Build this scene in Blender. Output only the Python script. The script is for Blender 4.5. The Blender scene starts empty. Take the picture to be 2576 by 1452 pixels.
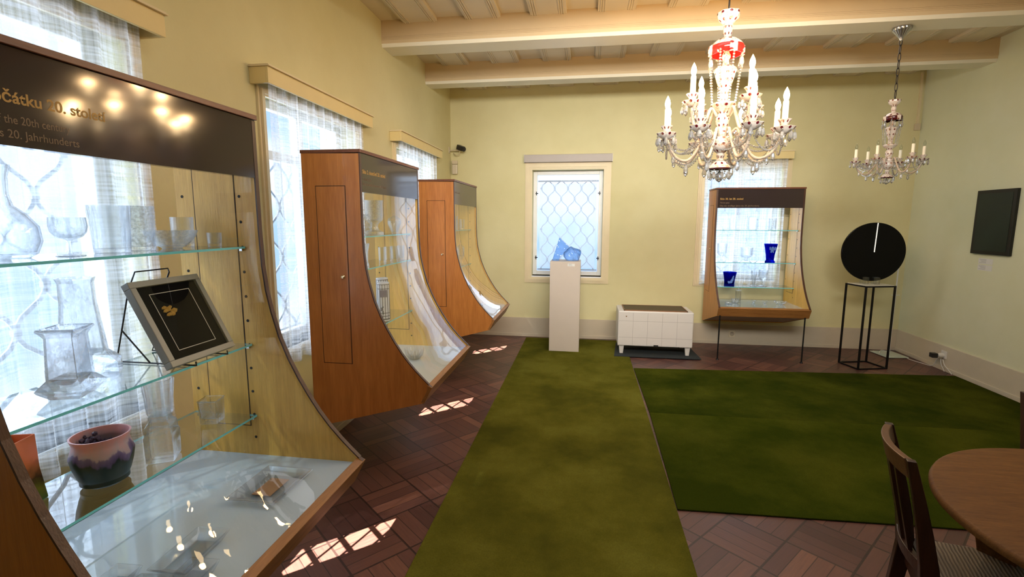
import bpy, bmesh, math, random
from mathutils import Vector, Matrix
random.seed(7)
PI = math.pi
C = bpy.context.scene.collection

# ------------------------------------------------------------------ room measures (metres)
XL, XR, YF, YB = -1.8627, 3.9075, 6.6994, -1.7
ZB, ZC = 3.152, 3.375            # underside of beams, ceiling boards
GAP = 0.2193                      # glass cases stand this far off the left wall
CW = 0.9865                       # width of a glass case
CASE_Y = (0.8165, 2.6947, 4.7187)
CASE4_X = 1.523
C4Y = YF - .112

# ------------------------------------------------------------------ material helpers
class NT:
    def __init__(s, name):
        s.m = bpy.data.materials.new(name); s.m.use_nodes = True
        s.t = s.m.node_tree; s.t.nodes.clear()
        s.out = s.t.nodes.new('ShaderNodeOutputMaterial')
    def n(s, typ, **k):
        x = s.t.nodes.new('ShaderNode' + typ)
        for a, b in k.items(): setattr(x, a, b)
        return x
    def l(s, a, b): s.t.links.new(a, b)
    def setv(s, sock, v):
        if hasattr(v, 'is_linked') or isinstance(v, bpy.types.NodeSocket): s.l(v, sock)
        else:
            if isinstance(v, (tuple, list)) and len(v) == 3 and sock.type == 'RGBA': v = (*v, 1)
            sock.default_value = v
    def math(s, op, a, b=None, c=None, clamp=False):
        x = s.n('Math', operation=op, use_clamp=clamp)
        s.setv(x.inputs[0], a)
        if b is not None: s.setv(x.inputs[1], b)
        if c is not None: s.setv(x.inputs[2], c)
        return x.outputs[0]
    def mix(s, f, a, b, blend='MIX'):
        x = s.n('Mix', data_type='RGBA', blend_type=blend)
        s.setv(x.inputs[0], f); s.setv(x.inputs[6], a); s.setv(x.inputs[7], b)
        return x.outputs[2]
    def mixs(s, f, a, b):
        x = s.n('MixShader'); s.setv(x.inputs[0], f); s.l(a, x.inputs[1]); s.l(b, x.inputs[2]); return x.outputs[0]
    def coord(s, which='Object', scale=(1, 1, 1), rot=(0, 0, 0)):
        t = s.n('TexCoord'); m = s.n('Mapping')
        m.inputs['Scale'].default_value = scale; m.inputs['Rotation'].default_value = rot
        s.l(t.outputs[which], m.inputs[0]); return m.outputs[0]
    def noise(s, vec, scale, detail=3, rough=.55):
        x = s.n('TexNoise'); s.l(vec, x.inputs['Vector'])
        x.inputs['Scale'].default_value = scale; x.inputs['Detail'].default_value = detail
        x.inputs['Roughness'].default_value = rough; return x.outputs[0]
    def ramp(s, f, stops):
        x = s.n('ValToRGB'); s.setv(x.inputs[0], f); e = x.color_ramp.elements
        while len(e) < len(stops): e.new(.5)
        for i, (p, c) in enumerate(stops):
            e[i].position = p; e[i].color = (*c, 1) if len(c) == 3 else c
        return x.outputs[0]
    def bsdf(s, col, rough=.6, metal=0., **k):
        b = s.n('BsdfPrincipled')
        s.setv(b.inputs['Base Color'], col); s.setv(b.inputs['Roughness'], rough); s.setv(b.inputs['Metallic'], metal)
        for a, v in k.items(): s.setv(b.inputs[a.replace('_', ' ')], v)
        return b
    def bump(s, b, h, strength=.2, dist=.01):
        x = s.n('Bump'); x.inputs['Strength'].default_value = strength; x.inputs['Distance'].default_value = dist
        s.l(h, x.inputs['Height']); s.l(x.outputs[0], b.inputs['Normal'])
    def end(s, sh):
        s.l(sh, s.out.inputs[0]); return s.m

def plain(name, col, rough=.55, metal=0., var=.06, scale=8, bump=0., **k):
    t = NT(name); v = t.coord()
    f = t.noise(v, scale)
    c = t.mix(f, tuple(x * (1 - var) for x in col), tuple(min(1, x * (1 + var)) for x in col))
    b = t.bsdf(c, rough, metal, **k)
    if bump: t.bump(b, t.noise(v, scale * 12, 2), bump)
    return t.end(b.outputs[0])

def wood(name, dark, light, rough=.4, grain=(14, 14, 1.2), k=3.0, coat=0., spec=.5):
    t = NT(name); v = t.coord(scale=grain)
    w = t.noise(v, k, 5, .65)
    w2 = t.noise(t.coord(scale=(grain[0] * 6, grain[1] * 6, grain[2] * 4)), k, 2)
    f = t.math('ADD', t.math('MULTIPLY', w, .7), t.math('MULTIPLY', w2, .3))
    c = t.ramp(f, [(.32, dark), (.68, light)])
    b = t.bsdf(c, rough, Coat_Weight=coat, Specular_IOR_Level=spec)
    t.bump(b, w2, .08)
    return t.end(b.outputs[0])

def wallmat(name, c1, c2):
    t = NT(name); v = t.coord()
    f = t.noise(v, .9, 4, .6); g = t.noise(v, 5, 4, .6)
    c = t.mix(t.ramp(f, [(.35, (0, 0, 0)), (.65, (1, 1, 1))]), c1, c2)
    c = t.mix(t.math('MULTIPLY', g, .18), c, (c1[0] * .8, c1[1] * .78, c1[2] * .65))
    b = t.bsdf(c, .85); t.bump(b, t.math('ADD', t.noise(v, 60, 3), t.math('MULTIPLY', g, 1.5)), .12)
    return t.end(b.outputs[0])

def thin_glass(name, tint=(.95, .98, .98), gain=1., rough=.01, edge=(0, 0, 0), edge_amt=0., graze=0., gexp=3.3):
    t = NT(name)
    tr = t.n('BsdfTransparent'); t.setv(tr.inputs[0], tint)
    gl = t.n('BsdfGlossy'); gl.inputs['Roughness'].default_value = rough
    fr = t.n('Fresnel'); fr.inputs[0].default_value = 1.5
    geo = t.n('NewGeometry')
    f = t.math('MULTIPLY', fr.outputs[0], gain)
    if graze:
        lw0 = t.n('LayerWeight'); lw0.inputs[0].default_value = .5
        f = t.math('ADD', .006, t.math('MULTIPLY', t.math('POWER', lw0.outputs['Facing'], gexp), graze))
    f = t.math('MULTIPLY', f, t.math('SUBTRACT', 1, geo.outputs['Backfacing']), clamp=True)
    base = tr.outputs[0]
    if edge_amt:
        lw = t.n('LayerWeight'); lw.inputs[0].default_value = .5
        e = t.math('MULTIPLY', t.math('POWER', lw.outputs['Facing'], 2.5), edge_amt, clamp=True)
        tr2 = t.n('BsdfTransparent'); t.setv(tr2.inputs[0], edge)
        base = t.mixs(e, base, tr2.outputs[0])
    return t.end(t.mixs(f, base, gl.outputs[0]))

def crystal(name, col=(1, 1, 1), ior=1.42, clear=.4, rough=.0, tint=(.93, .95, .97), relief=0., rs=60):
    t = NT(name)
    g = t.n('BsdfGlass'); t.setv(g.inputs['Color'], col); g.inputs['IOR'].default_value = ior; g.inputs['Roughness'].default_value = rough
    tr = t.n('BsdfTransparent'); t.setv(tr.inputs[0], tint)
    if relief:
        bp = t.n('Bump'); bp.inputs['Strength'].default_value = relief; bp.inputs['Distance'].default_value = .004
        t.l(t.noise(t.coord(), rs, 2), bp.inputs['Height']); t.l(bp.outputs[0], g.inputs['Normal'])
    return t.end(t.mixs(clear, g.outputs[0], tr.outputs[0]))

def glassware(name, tint=(.955, .97, .98), edge=(.32, .40, .54), relief=0., rs=60, frost=.0, frost_col=(.85, .9, .95), refract=0., mask=False):
    t = NT(name)
    tr = t.n('BsdfTransparent'); t.setv(tr.inputs[0], tint)
    tr2 = t.n('BsdfTransparent'); t.setv(tr2.inputs[0], edge)
    gl = t.n('BsdfGlossy'); gl.inputs['Roughness'].default_value = .04
    lw = t.n('LayerWeight'); lw.inputs[0].default_value = .5
    if relief:
        bp = t.n('Bump'); bp.inputs['Strength'].default_value = relief; bp.inputs['Distance'].default_value = .006
        t.l(t.noise(t.coord(), rs, 2), bp.inputs['Height'])
        for q in (gl, lw): t.l(bp.outputs[0], q.inputs['Normal'])
    e = t.math('MULTIPLY', t.math('POWER', lw.outputs['Facing'], 4.2), .85, clamp=True)
    dw = t.n('BsdfDiffuse'); t.setv(dw.inputs[0], (.8, .86, .95))
    base = t.mixs(e, tr.outputs[0], t.mixs(.18, tr2.outputs[0], dw.outputs[0]))  # dark, slightly milky outlines painted at the edges in place of refraction
    if refract:
        gs = t.n('BsdfGlass'); t.setv(gs.inputs['Color'], (.97, .98, 1)); gs.inputs['IOR'].default_value = 1.45
        if relief: t.l(bp.outputs[0], gs.inputs['Normal'])
        base = t.mixs(refract, base, gs.outputs[0])
    if frost:
        df = t.n('BsdfDiffuse'); t.setv(df.inputs[0], frost_col)
        fm = t.math('MULTIPLY', t.ramp(t.noise(t.coord(), rs, 2), [(.47, (0, 0, 0)), (.62, (1, 1, 1))]), frost) if mask else frost
        base = t.mixs(fm, base, df.outputs[0])
    base = t.mixs(t.math('MULTIPLY', t.math('POWER', lw.outputs['Facing'], 9.0), .65, clamp=True), base, dw.outputs[0])  # white rim highlight put into the colour where the glass turns away
    return t.end(t.mixs(t.math('ADD', .05, t.math('MULTIPLY', t.math('POWER', lw.outputs['Facing'], 4.0), .55), clamp=True), base, gl.outputs[0]))

def emit(name, col, strength):
    t = NT(name); e = t.n('Emission'); t.setv(e.inputs[0], col); e.inputs[1].default_value = strength
    return t.end(e.outputs[0])

M = {}
M['wall'] = wallmat('painted plaster olive yellow', (.68, .615, .335), (.76, .70, .41))
M['wall_right'] = wallmat('painted plaster pale green', (.74, .76, .52), (.81, .83, .62))
M['band'] = plain('greige skirting paint', (.56, .48, .36), .55, bump=.05)
M['ceil'] = plain('cream ceiling paint', (.74, .65, .48), .6, scale=3, bump=.05)
M['beam'] = plain('cream beam paint', (.64, .495, .295), .5, scale=3, bump=.05)
M['beam_low'] = plain('window lit beam edge', (.82, .77, .62), .4, scale=3)  # window light on the beam undersides put into the colour
M['trim'] = plain('cream window trim paint', (.78, .66, .42), .45)
M['pelmet'] = plain('yellow cream pelmet paint', (.80, .64, .30), .45)
M['white'] = plain('white window paint', (.85, .85, .84), .4)
M['iron'] = plain('pale painted iron', (.42, .46, .54), .5)
M['wood_out'] = wood('orange brown veneer', (.40, .137, .025), (.63, .255, .058), .38, grain=(8, 8, .8), coat=.1)
M['wood_in'] = wood('pale yellow veneer', (.62, .31, .047), (.88, .505, .098), .45)
M['wood_edge'] = wood('dark brown edge banding', (.05, .02, .010), (.10, .04, .02), .4)
M['wood_cap'] = wood('red brown cap veneer', (.12, .035, .015), (.20, .07, .03), .4, (14, 1.2, 14))
M['wood_ledge'] = wood('brown ledge veneer', (.22, .09, .022), (.40, .18, .05), .4, (14, 1.2, 14))
M['gapline'] = plain('dark gap', (.03, .012, .006), .8)
M['lockmetal'] = plain('brass knob', (.75, .62, .40), .25, .9)
M['header'] = plain('dark brown lacquered board', (.040, .027, .026), .085, var=.03)
M['gold_text'] = plain('ochre lettering', (.50, .29, .07), .6)
M['grey_text'] = plain('taupe lettering', (.24, .155, .09), .6)
M['case_floor'] = plain('glossy white case floor', (.49, .61, .71), .06, var=.02, Coat_Weight=1.0, Coat_Roughness=.02)  # bluish base colour holds the curtains' reflection on the white floor
M['pane'] = thin_glass('curved acrylic pane', (.97, .985, 1.0), 1.0, graze=1.4)
M['shelf_glass'] = thin_glass('shelf glass', (.93, .975, .975), 1., graze=1.25, gexp=2.6)
M['shelf_edge'] = plain('teal shelf glass edge', (.16, .55, .58), .15, var=.1, Emission_Color=(.15, .6, .65, 1), Emission_Strength=.10)  # teal edge also glows faintly on its own
M['window_glass'] = thin_glass('window pane glass', (.96, .98, 1.0), .04)
M['chrome'] = plain('shelf clip metal', (.6, .6, .6), .25, 1.)
M['black_dot'] = plain('black pin hole', (.01, .01, .01), .8)
M['crystal'] = glassware('clear glassware', refract=.22)
M['crystal_cut'] = glassware('engraved glassware', relief=.45, rs=110, refract=.20, frost=.20, mask=True)
M['crystal_vase'] = glassware('pressed clear glass', relief=.22, rs=40, refract=.55)
M['crystal_soft'] = glassware('frosted pressed glass', relief=.8, rs=60, frost=.35, mask=True)
M['blue_glass'] = crystal('cobalt blue glass', (.02, .07, .62), clear=.45, tint=(.015, .055, .62))
M['blue_motif'] = plain('pale blue relief', (.12, .24, .66), .4)
M['ice_blue'] = glassware('ice blue cast glass', tint=(.30, .56, .88), edge=(.03, .14, .45), relief=2.0, rs=17, frost=.16, frost_col=(.35, .58, .88), refract=.35)
t = NT('crystal pendant'); g = t.n('BsdfGlass'); g.inputs['IOR'].default_value = 1.6; d = t.n('BsdfDiffuse'); t.setv(d.inputs[0], (.9, .88, .86)); gl = t.n('BsdfGlossy'); gl.inputs['Roughness'].default_value = .08
M['pendant'] = t.end(t.mixs(.30, g.outputs[0], t.mixs(.45, d.outputs[0], gl.outputs[0])))
M['black_metal'] = plain('black metal', (.012, .011, .011), .45, .6)
M['dark_wire'] = plain('dark wire', (.03, .03, .035), .4, .7)
M['grey_frame'] = plain('grey picture frame', (.34, .34, .31), .45)
M['black_mat'] = plain('black mat board', (.004, .004, .004), .6, Specular_IOR_Level=.03)
M['white_line'] = plain('white border line', (.75, .72, .65), .6)
M['gold'] = plain('gold', (.75, .45, .10), .3, .8, var=.4, scale=120, bump=.5)
M['heater'] = plain('white enamel', (.72, .68, .64), .35, var=.03)
M['heater_groove'] = plain('grey groove', (.42, .39, .36), .6)
M['grill'] = plain('dark brown grill', (.045, .028, .018), .45, .3, bump=.3)
M['copper'] = plain('copper edge', (.35, .17, .09), .35, .7)
M['mat_grey'] = plain('dark slate mat', (.020, .026, .028), .9, bump=.2)
M['ped'] = plain('off white plinth paint', (.62, .54, .46), .6, var=.03)
M['card'] = plain('white card', (.78, .78, .74), .6, var=.02)
M['card_text'] = plain('grey print', (.35, .35, .36), .7)
M['black_gloss'] = plain('black polished glass', (.003, .003, .003), .04, var=.3, Specular_IOR_Level=.12)
M['plate_glass'] = plain('pale green glass plate', (.62, .70, .60), .2)
M['white_plastic'] = plain('white plastic', (.75, .74, .70), .4)
M['cream_plastic'] = plain('cream plastic', (.62, .52, .36), .45)
M['black_plastic'] = plain('black plastic', (.015, .015, .016), .35)
M['teal_picture'] = plain('dark green canvas', (.008, .020, .016), .5, var=.5, scale=4)
M['picture_black'] = plain('black picture frame', (.006, .006, .006), .5)
M['table'] = wood('brown table oak', (.080, .031, .006), (.165, .072, .016), .6, spec=.2, grain=(3, 22, 22))  # table wood darkened in colour to take in the dim light here
M['chair'] = wood('dark cherry chair wood', (.022, .006, .003), (.045, .014, .006), .35, (14, 14, 1.5))  # cherry wood darkened further in colour for the same dim light
M['chair_rail'] = wood('lit chair wood', (.085, .034, .011), (.14, .06, .02), .4, (14, 1.5, 14))  # chair wood in a lit tone, light on the top rail painted in
M['porcelain'] = None
M['chain'] = plain('dark bronze chain', (.05, .04, .03), .4, .8)
M['silver'] = plain('silver fluted rose', (.45, .45, .46), .28, 1.)
M['candle'] = plain('ivory candle sleeve', (.85, .78, .62), .5)
M['bulb_on'] = emit('lit bulb', (1., .70, .36), 45)
M['bulb_off'] = thin_glass('unlit bulb', (.9, .92, .9), 1.6, edge=(.55, .56, .55), edge_amt=.9)
M['frost_panel'] = None

# seat fabric
t = NT('woven beige seat fabric'); v = t.coord(scale=(1, 1, 1))
wv = t.n('TexWave'); wv.inputs['Scale'].default_value = 28; wv.inputs['Distortion'].default_value = 1.5; t.l(v, wv.inputs[0])
c = t.mix(wv.outputs[1], (.16, .13, .10), (.27, .23, .18)); b = t.bsdf(c, .95); t.bump(b, wv.outputs[1], .5)
M['fabric'] = t.end(b.outputs[0])

# overlay porcelain of the chandeliers: white with dark red dots and gilding
t = NT('white overlay glass with ruby dots'); v = t.coord()
sep = t.n('SeparateXYZ'); t.l(v, sep.inputs[0])
ang = t.math('ARCTAN2', sep.outputs[1], sep.outputs[0])
comb = t.n('CombineXYZ')
t.l(t.math('MULTIPLY', ang, 8 / (2 * PI)), comb.inputs[0]); t.l(t.math('MULTIPLY', sep.outputs[2], 26), comb.inputs[1])
vo = t.n('TexVoronoi', voronoi_dimensions='2D'); vo.inputs['Randomness'].default_value = .0; vo.inputs['Scale'].default_value = 1; t.l(comb.outputs[0], vo.inputs[0])
dot = t.ramp(vo.outputs['Distance'], [(.17, (.10, .006, .010)), (.21, (.62, .55, .49))])
c = t.mix(t.ramp(t.noise(v, 45, 2), [(.52, (0, 0, 0)), (.66, (.8, .8, .8))]), dot, (.42, .24, .14))
b = t.bsdf(c, .18); M['porcelain'] = t.end(b.outputs[0])
M['ruby'] = plain('ruby red glass', (.55, .012, .010), .08, var=.2, Emission_Color=(.8, .02, .01, 1), Emission_Strength=.12)  # red glass of the dome band given a faint glow of its own
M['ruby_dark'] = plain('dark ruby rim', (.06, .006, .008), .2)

# parquet: 45 degree basket weave of short planks
t = NT('dark oak parquet'); tc = t.n('TexCoord'); mp = t.n('Mapping'); mp.inputs['Rotation'].default_value = (0, 0, math.radians(-49))
t.l(tc.outputs['Object'], mp.inputs[0]); sp = t.n('SeparateXYZ'); t.l(mp.outputs[0], sp.inputs[0])
S = 1 / .295
u = t.math('MULTIPLY', t.math('ADD', sp.outputs[0], .12), S); w = t.math('MULTIPLY', t.math('ADD', sp.outputs[1], .05), S)
fu, fw = t.math('FLOOR', u), t.math('FLOOR', w)
ru, rw = t.math('FRACT', u), t.math('FRACT', w)
par = t.math('MODULO', t.math('ABSOLUTE', t.math('ADD', fu, fw)), 2)
a = t.math('ADD', t.math('MULTIPLY', par, ru), t.math('MULTIPLY', t.math('SUBTRACT', 1, par), rw))
bb = t.math('ADD', t.math('MULTIPLY', par, rw), t.math('MULTIPLY', t.math('SUBTRACT', 1, par), ru))
pl = t.math('MULTIPLY', a, 4); pi_ = t.math('FLOOR', pl); pf = t.math('FRACT', pl)
cb = t.n('CombineXYZ'); t.l(fu, cb.inputs[0]); t.l(fw, cb.inputs[1]); t.l(pi_, cb.inputs[2])
wn = t.n('TexWhiteNoise', noise_dimensions='3D'); t.l(cb.outputs[0], wn.inputs[0])
cb2 = t.n('CombineXYZ'); t.l(t.math('MULTIPLY', a, 14), cb2.inputs[0]); t.l(t.math('MULTIPLY', bb, 1.2), cb2.inputs[1]); t.l(t.math('ADD', t.math('MULTIPLY', fu, 3.1), t.math('MULTIPLY', fw, 7.7)), cb2.inputs[2])
gr = t.noise(cb2.outputs[0], 2.2, 5, .6)
cb3 = t.n('CombineXYZ'); t.l(fu, cb3.inputs[0]); t.l(fw, cb3.inputs[1]); wn3 = t.n('TexWhiteNoise', noise_dimensions='2D'); t.l(cb3.outputs[0], wn3.inputs[0])
tone = t.math('ADD', t.math('MULTIPLY', wn.outputs[0], .36), t.math('ADD', t.math('MULTIPLY', gr, .42), t.math('MULTIPLY', wn3.outputs[0], .26)))
c = t.ramp(tone, [(.15, (.050, .019, .017)), (.5, (.105, .044, .036)), (.72, (.155, .066, .048)), (1., (.25, .11, .066))])
e1 = t.math('LESS_THAN', t.math('MINIMUM', pf, t.math('SUBTRACT', 1, pf)), .028)
e2 = t.math('LESS_THAN', t.math('MINIMUM', t.math('MINIMUM', ru, t.math('SUBTRACT', 1, ru)), t.math('MINIMUM', rw, t.math('SUBTRACT', 1, rw))), .018)
gap = t.math('MAXIMUM', e1, e2)
c = t.mix(t.math('MULTIPLY', gap, .8), c, (.012, .006, .005))
b = t.bsdf(c, t.math('ADD', .30, t.math('MULTIPLY', gr, .25)))
t.bump(b, t.math('SUBTRACT', t.math('MULTIPLY', gr, .5), gap), .25, .004)
M['parquet'] = t.end(b.outputs[0])

# worn green carpet
def carpet(name, c1, c2, c3, off):
    t = NT(name); v = t.coord(); mp = t.n('Mapping'); mp.inputs['Location'].default_value = (off, off * 1.7, 0); t.l(v, mp.inputs[0])
    f = t.noise(mp.outputs[0], 1.3, 5, .62); g = t.noise(mp.outputs[0], 160, 2)
    c = t.ramp(f, [(.38, c1), (.5, c2), (.62, c3)])
    c = t.mix(t.math('MULTIPLY', g, .7), c, tuple(x * .35 for x in c2))
    b = t.bsdf(c, 1.0, Specular_IOR_Level=.0); t.bump(b, g, .6, .006)
    return t.end(b.outputs[0])
M['carpet_a'] = carpet('moss green runner carpet', (0.0832, 0.0832, 0.0123), (0.1346, 0.1294, 0.0177), (0.1890, 0.1810, 0.0286), 0)
M['carpet_b'] = carpet('dimmed green carpet', (0.0291, 0.0428, 0.0048), (0.0521, 0.0645, 0.0072), (0.0868, 0.0967, 0.0109), 4)  # greens darkened to hold the dimmer light on this side of the room
M['carpet_c'] = carpet('olive green carpet', (0.0347, 0.0492, 0.0048), (0.0569, 0.0714, 0.0072), (0.0868, 0.0952, 0.0109), 9)  # likewise darkened in colour for the dimmer light
M['carpet_edge'] = plain('carpet edge binding', (.05, .055, .02), .9)

# net curtain
t = NT('sheer white net curtain')
v = t.coord(scale=(3, 3, 95)); sl = t.noise(v, 1.0, 3, .6); v2 = t.coord(scale=(40, 40, 1.0)); sv = t.noise(v2, 2.2, 3, .6)
f = t.math('ADD', t.math('MULTIPLY', sl, .62), t.math('MULTIPLY', sv, .55))
f = t.ramp(f, [(.40, (.15, .15, .15)), (.74, (.84, .84, .84))])
df = t.n('BsdfDiffuse'); t.setv(df.inputs[0], (.92, .94, .97)); tl = t.n('BsdfTranslucent'); t.setv(tl.inputs[0], (.92, .95, 1.0))
tr = t.n('BsdfTransparent'); t.setv(tr.inputs[0], (1, 1, 1))
M['curtain'] = t.end(t.mixs(f, tr.outputs[0], t.mixs(.6, df.outputs[0], tl.outputs[0])))
t = NT('frosted roller sheet')
tl = t.n('BsdfTranslucent'); t.setv(tl.inputs[0], (.93, .96, 1.0)); tr = t.n('BsdfTransparent'); df = t.n('BsdfDiffuse'); t.setv(df.inputs[0], (.9, .92, .95))
M['frost_panel'] = t.end(t.mixs(.68, t.mixs(.2, tl.outputs[0], df.outputs[0]), tr.outputs[0]))

# ------------------------------------------------------------------ mesh helpers
class MB:
    def __init__(s): s.b = bmesh.new(); s.mi = 0
    def _f(s, vs):
        try:
            f = s.b.faces.new(vs); f.material_index = s.mi; return f
        except ValueError: return None
    def box(s, lo, hi, mtx=None, mats=None):
        x0, y0, z0 = lo; x1, y1, z1 = hi
        co = [(x0, y0, z0), (x1, y0, z0), (x1, y1, z0), (x0, y1, z0), (x0, y0, z1), (x1, y0, z1), (x1, y1, z1), (x0, y1, z1)]
        v = [s.b.verts.new(mtx @ Vector(p) if mtx else p) for p in co]
        for i, q in enumerate(((0, 3, 2, 1), (4, 5, 6, 7), (0, 1, 5, 4), (1, 2, 6, 5), (2, 3, 7, 6), (3, 0, 4, 7))):
            f = s._f([v[j] for j in q])
            if mats and f: f.material_index = mats[i]
        return s
    def prism(s, poly, axis, a, b, mats=None):
        # poly: 2D points; axis 0/1/2 is the extrusion axis; the other two in cyclic order of (x,y,z) without axis
        def mk(p, t):
            if axis == 0: return (t, p[0], p[1])
            if axis == 1: return (p[0], t, p[1])
            return (p[0], p[1], t)
        A = [s.b.verts.new(mk(p, a)) for p in poly]; B = [s.b.verts.new(mk(p, b)) for p in poly]
        fa = s._f(A); fb = s._f(B[::-1])
        if mats:
            fa.material_index = mats[0]; fb.material_index = mats[1]
        n = len(poly)
        for i in range(n):
            f = s._f([A[i], B[i], B[(i + 1) % n], A[(i + 1) % n]])
            if mats and f: f.material_index = mats[2]
        return s
    def lathe(s, prof, seg=24, c=(0, 0, 0), rot=0., mtx=None, flute=0., nfl=8, closed=False):
        rings = []
        for r, z in prof:
            if r < 1e-5:
                p = Vector((c[0], c[1], c[2] + z)); rings.append([s.b.verts.new(mtx @ p if mtx else p)])
            else:
                R = []
                for i in range(seg):
                    a = rot + 2 * PI * i / seg
                    rr = r * (1 + flute * math.cos(nfl * a))
                    p = Vector((c[0] + rr * math.cos(a), c[1] + rr * math.sin(a), c[2] + z))
                    R.append(s.b.verts.new(mtx @ p if mtx else p))
                rings.append(R)
        pairs = list(zip(rings[:-1], rings[1:]))
        if closed: pairs.append((rings[-1], rings[0]))
        for A, B in pairs:
            if len(A) == 1 and len(B) == 1: continue
            for i in range(seg):
                j = (i + 1) % seg
                if len(A) == 1: s._f([A[0], B[j], B[i]])
                elif len(B) == 1: s._f([A[i], A[j], B[0]])
                else: s._f([A[i], A[j], B[j], B[i]])
        return s
    def tube(s, pts, r, seg=8, cap=True):
        pts = [Vector(p) for p in pts]; rs = r if isinstance(r, (list, tuple)) else [r] * len(pts)
        prev = None; up = Vector((0, 0, 1)); n0 = None
        for i, p in enumerate(pts):
            d = (pts[min(i + 1, len(pts) - 1)] - pts[max(i - 1, 0)]).normalized()
            if n0 is None:
                n0 = d.cross(up if abs(d.z) < .95 else Vector((1, 0, 0))).normalized()
            n0 = (n0 - d * n0.dot(d)).normalized(); m = d.cross(n0)
            R = [s.b.verts.new(p + (n0 * math.cos(2 * PI * k / seg) + m * math.sin(2 * PI * k / seg)) * rs[i]) for k in range(seg)]
            if prev:
                for k in range(seg): s._f([prev[k], prev[(k + 1) % seg], R[(k + 1) % seg], R[k]])
            elif cap: s._f(R[::-1])
            prev = R
        if cap: s._f(prev)
        return s
    def ball(s, c, r, sub=1, sc=(1, 1, 1)):
        bmesh.ops.create_icosphere(s.b, subdivisions=sub, radius=r, matrix=Matrix.Translation(c) @ Matrix.Diagonal((*sc, 1)))
        return s
    def sheet(s, f, nu, nv):
        g = [[s.b.verts.new(f(i / nu, j / nv)) for i in range(nu + 1)] for j in range(nv + 1)]
        for j in range(nv):
            for i in range(nu): s._f([g[j][i], g[j][i + 1], g[j + 1][i + 1], g[j + 1][i]])
        return s
    def build(s, name, mat, parent=None, loc=(0, 0, 0), rot=(0, 0, 0), smooth=False, bevel=0., recalc=True, label=None):
        if recalc: bmesh.ops.recalc_face_normals(s.b, faces=s.b.faces)
        me = bpy.data.meshes.new(name); s.b.to_mesh(me); s.b.free()
        for m in (mat if isinstance(mat, (list, tuple)) else [mat]): me.materials.append(m)
        if smooth:
            for p in me.polygons: p.use_smooth = True
        o = bpy.data.objects.new(name, me); C.objects.link(o); o.parent = parent; o.location = loc; o.rotation_euler = rot
        if bevel:
            bv = o.modifiers.new('b', 'BEVEL'); bv.width = bevel; bv.segments = 2; bv.limit_method = 'ANGLE'; bv.angle_limit = .7
        if smooth and smooth != 'all':
            me.shade_smooth() if False else None
            set_auto(me)
        if label: o['label'] = label
        return o

def set_auto(me, ang=.75):
    # sharp edges above the angle keep creases crisp
    bm = bmesh.new(); bm.from_mesh(me)
    for e in bm.edges:
        if len(e.link_faces) == 2 and e.calc_face_angle(0) > ang: e.smooth = False
    bm.to_mesh(me); bm.free()

def tag(o, label=None, cat=None, group=None, kind=None):
    if label: o['label'] = label
    if cat: o['category'] = cat
    if group: o['group'] = group
    if kind: o['kind'] = kind
    return o
def empty(name, loc=(0, 0, 0), rz=0.):
    o = bpy.data.objects.new(name, None); C.objects.link(o); o.location = loc; o.rotation_euler = (0, 0, rz); o.empty_display_size = .05; return o
def thing(name, label, cat, loc=(0, 0, 0), rz=0., group=None): return tag(empty(name, loc, rz), label, cat, group)
def struct(o): o['kind'] = 'structure'; return o
def inst(src, parent, loc, rot=(0, 0, 0), scale=1.):
    c = src.copy(); C.objects.link(c); c.parent = parent; c.location = loc; c.rotation_euler = rot
    c.scale = (scale,) * 3 if not isinstance(scale, tuple) else scale; return c
def txt(body, size, mat, name, parent, loc, rot, align='LEFT', bold=0.):
    cu = bpy.data.curves.new(name, 'FONT'); cu.body = body; cu.size = size; cu.align_x = align; cu.offset = bold
    tmp = bpy.data.objects.new('tmp_text', cu); C.objects.link(tmp)
    bpy.context.view_layer.update()
    me = bpy.data.meshes.new_from_object(tmp.evaluated_get(bpy.context.evaluated_depsgraph_get()))
    bpy.data.objects.remove(tmp)
    me.materials.clear(); me.materials.append(mat)
    o = bpy.data.objects.new(name, me); C.objects.link(o); o.parent = parent; o.location = loc; o.rotation_euler = rot
    return o

# ------------------------------------------------------------------ the room
WIN_L = (1.25, 3.262, 5.235)       # window centres along the left wall
WZ0, WZ1, WH = .80, 2.35, .575     # sill, head, half width
T = .30
def wall_with_holes(axis, c0, c1, a0, a1, z1, holes):
    m = MB(); cuts = sorted(holes); cur = a0
    def bx(p, q, zl, zh):
        if axis == 0: m.box((c0, p, zl), (c1, q, zh))
        else: m.box((p, c0, zl), (q, c1, zh))
    for lo, hi, zl, zh in cuts:
        bx(cur, lo, 0, z1); bx(lo, hi, 0, zl); bx(lo, hi, zh, z1); cur = hi
    bx(cur, a1, 0, z1)
    bmesh.ops.remove_doubles(m.b, verts=m.b.verts, dist=1e-5)
    return m
H = ZC + .12
struct(wall_with_holes(0, XL - T, XL, YB - .2, YF + T, H, [(c - WH, c + WH, WZ0, WZ1) for c in WIN_L]).build('wall_left', M['wall']))
W4, W5 = (-.735, .21), (1.50, 2.42)
struct(wall_with_holes(1, YF, YF + T, XL, XR + .2, H, [(*W4, .86, 2.283), (*W5, .86, 2.283)]).build('wall_far', M['wall']))
struct(MB().box((XR, YB - .2, 0), (XR + .2, YF, H)).build('wall_right', M['wall_right']))
struct(MB().box((XL, YB - .2, 0), (XR, YB, H)).build('wall_back', M['wall']))
struct(MB().box((XL - T, YB - .2, -.1), (XR + .2, YF + T, 0)).build('floor', M['parquet']))
m = MB().box((XL, YB, ZC), (XR, YF, ZC + .1))
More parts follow.
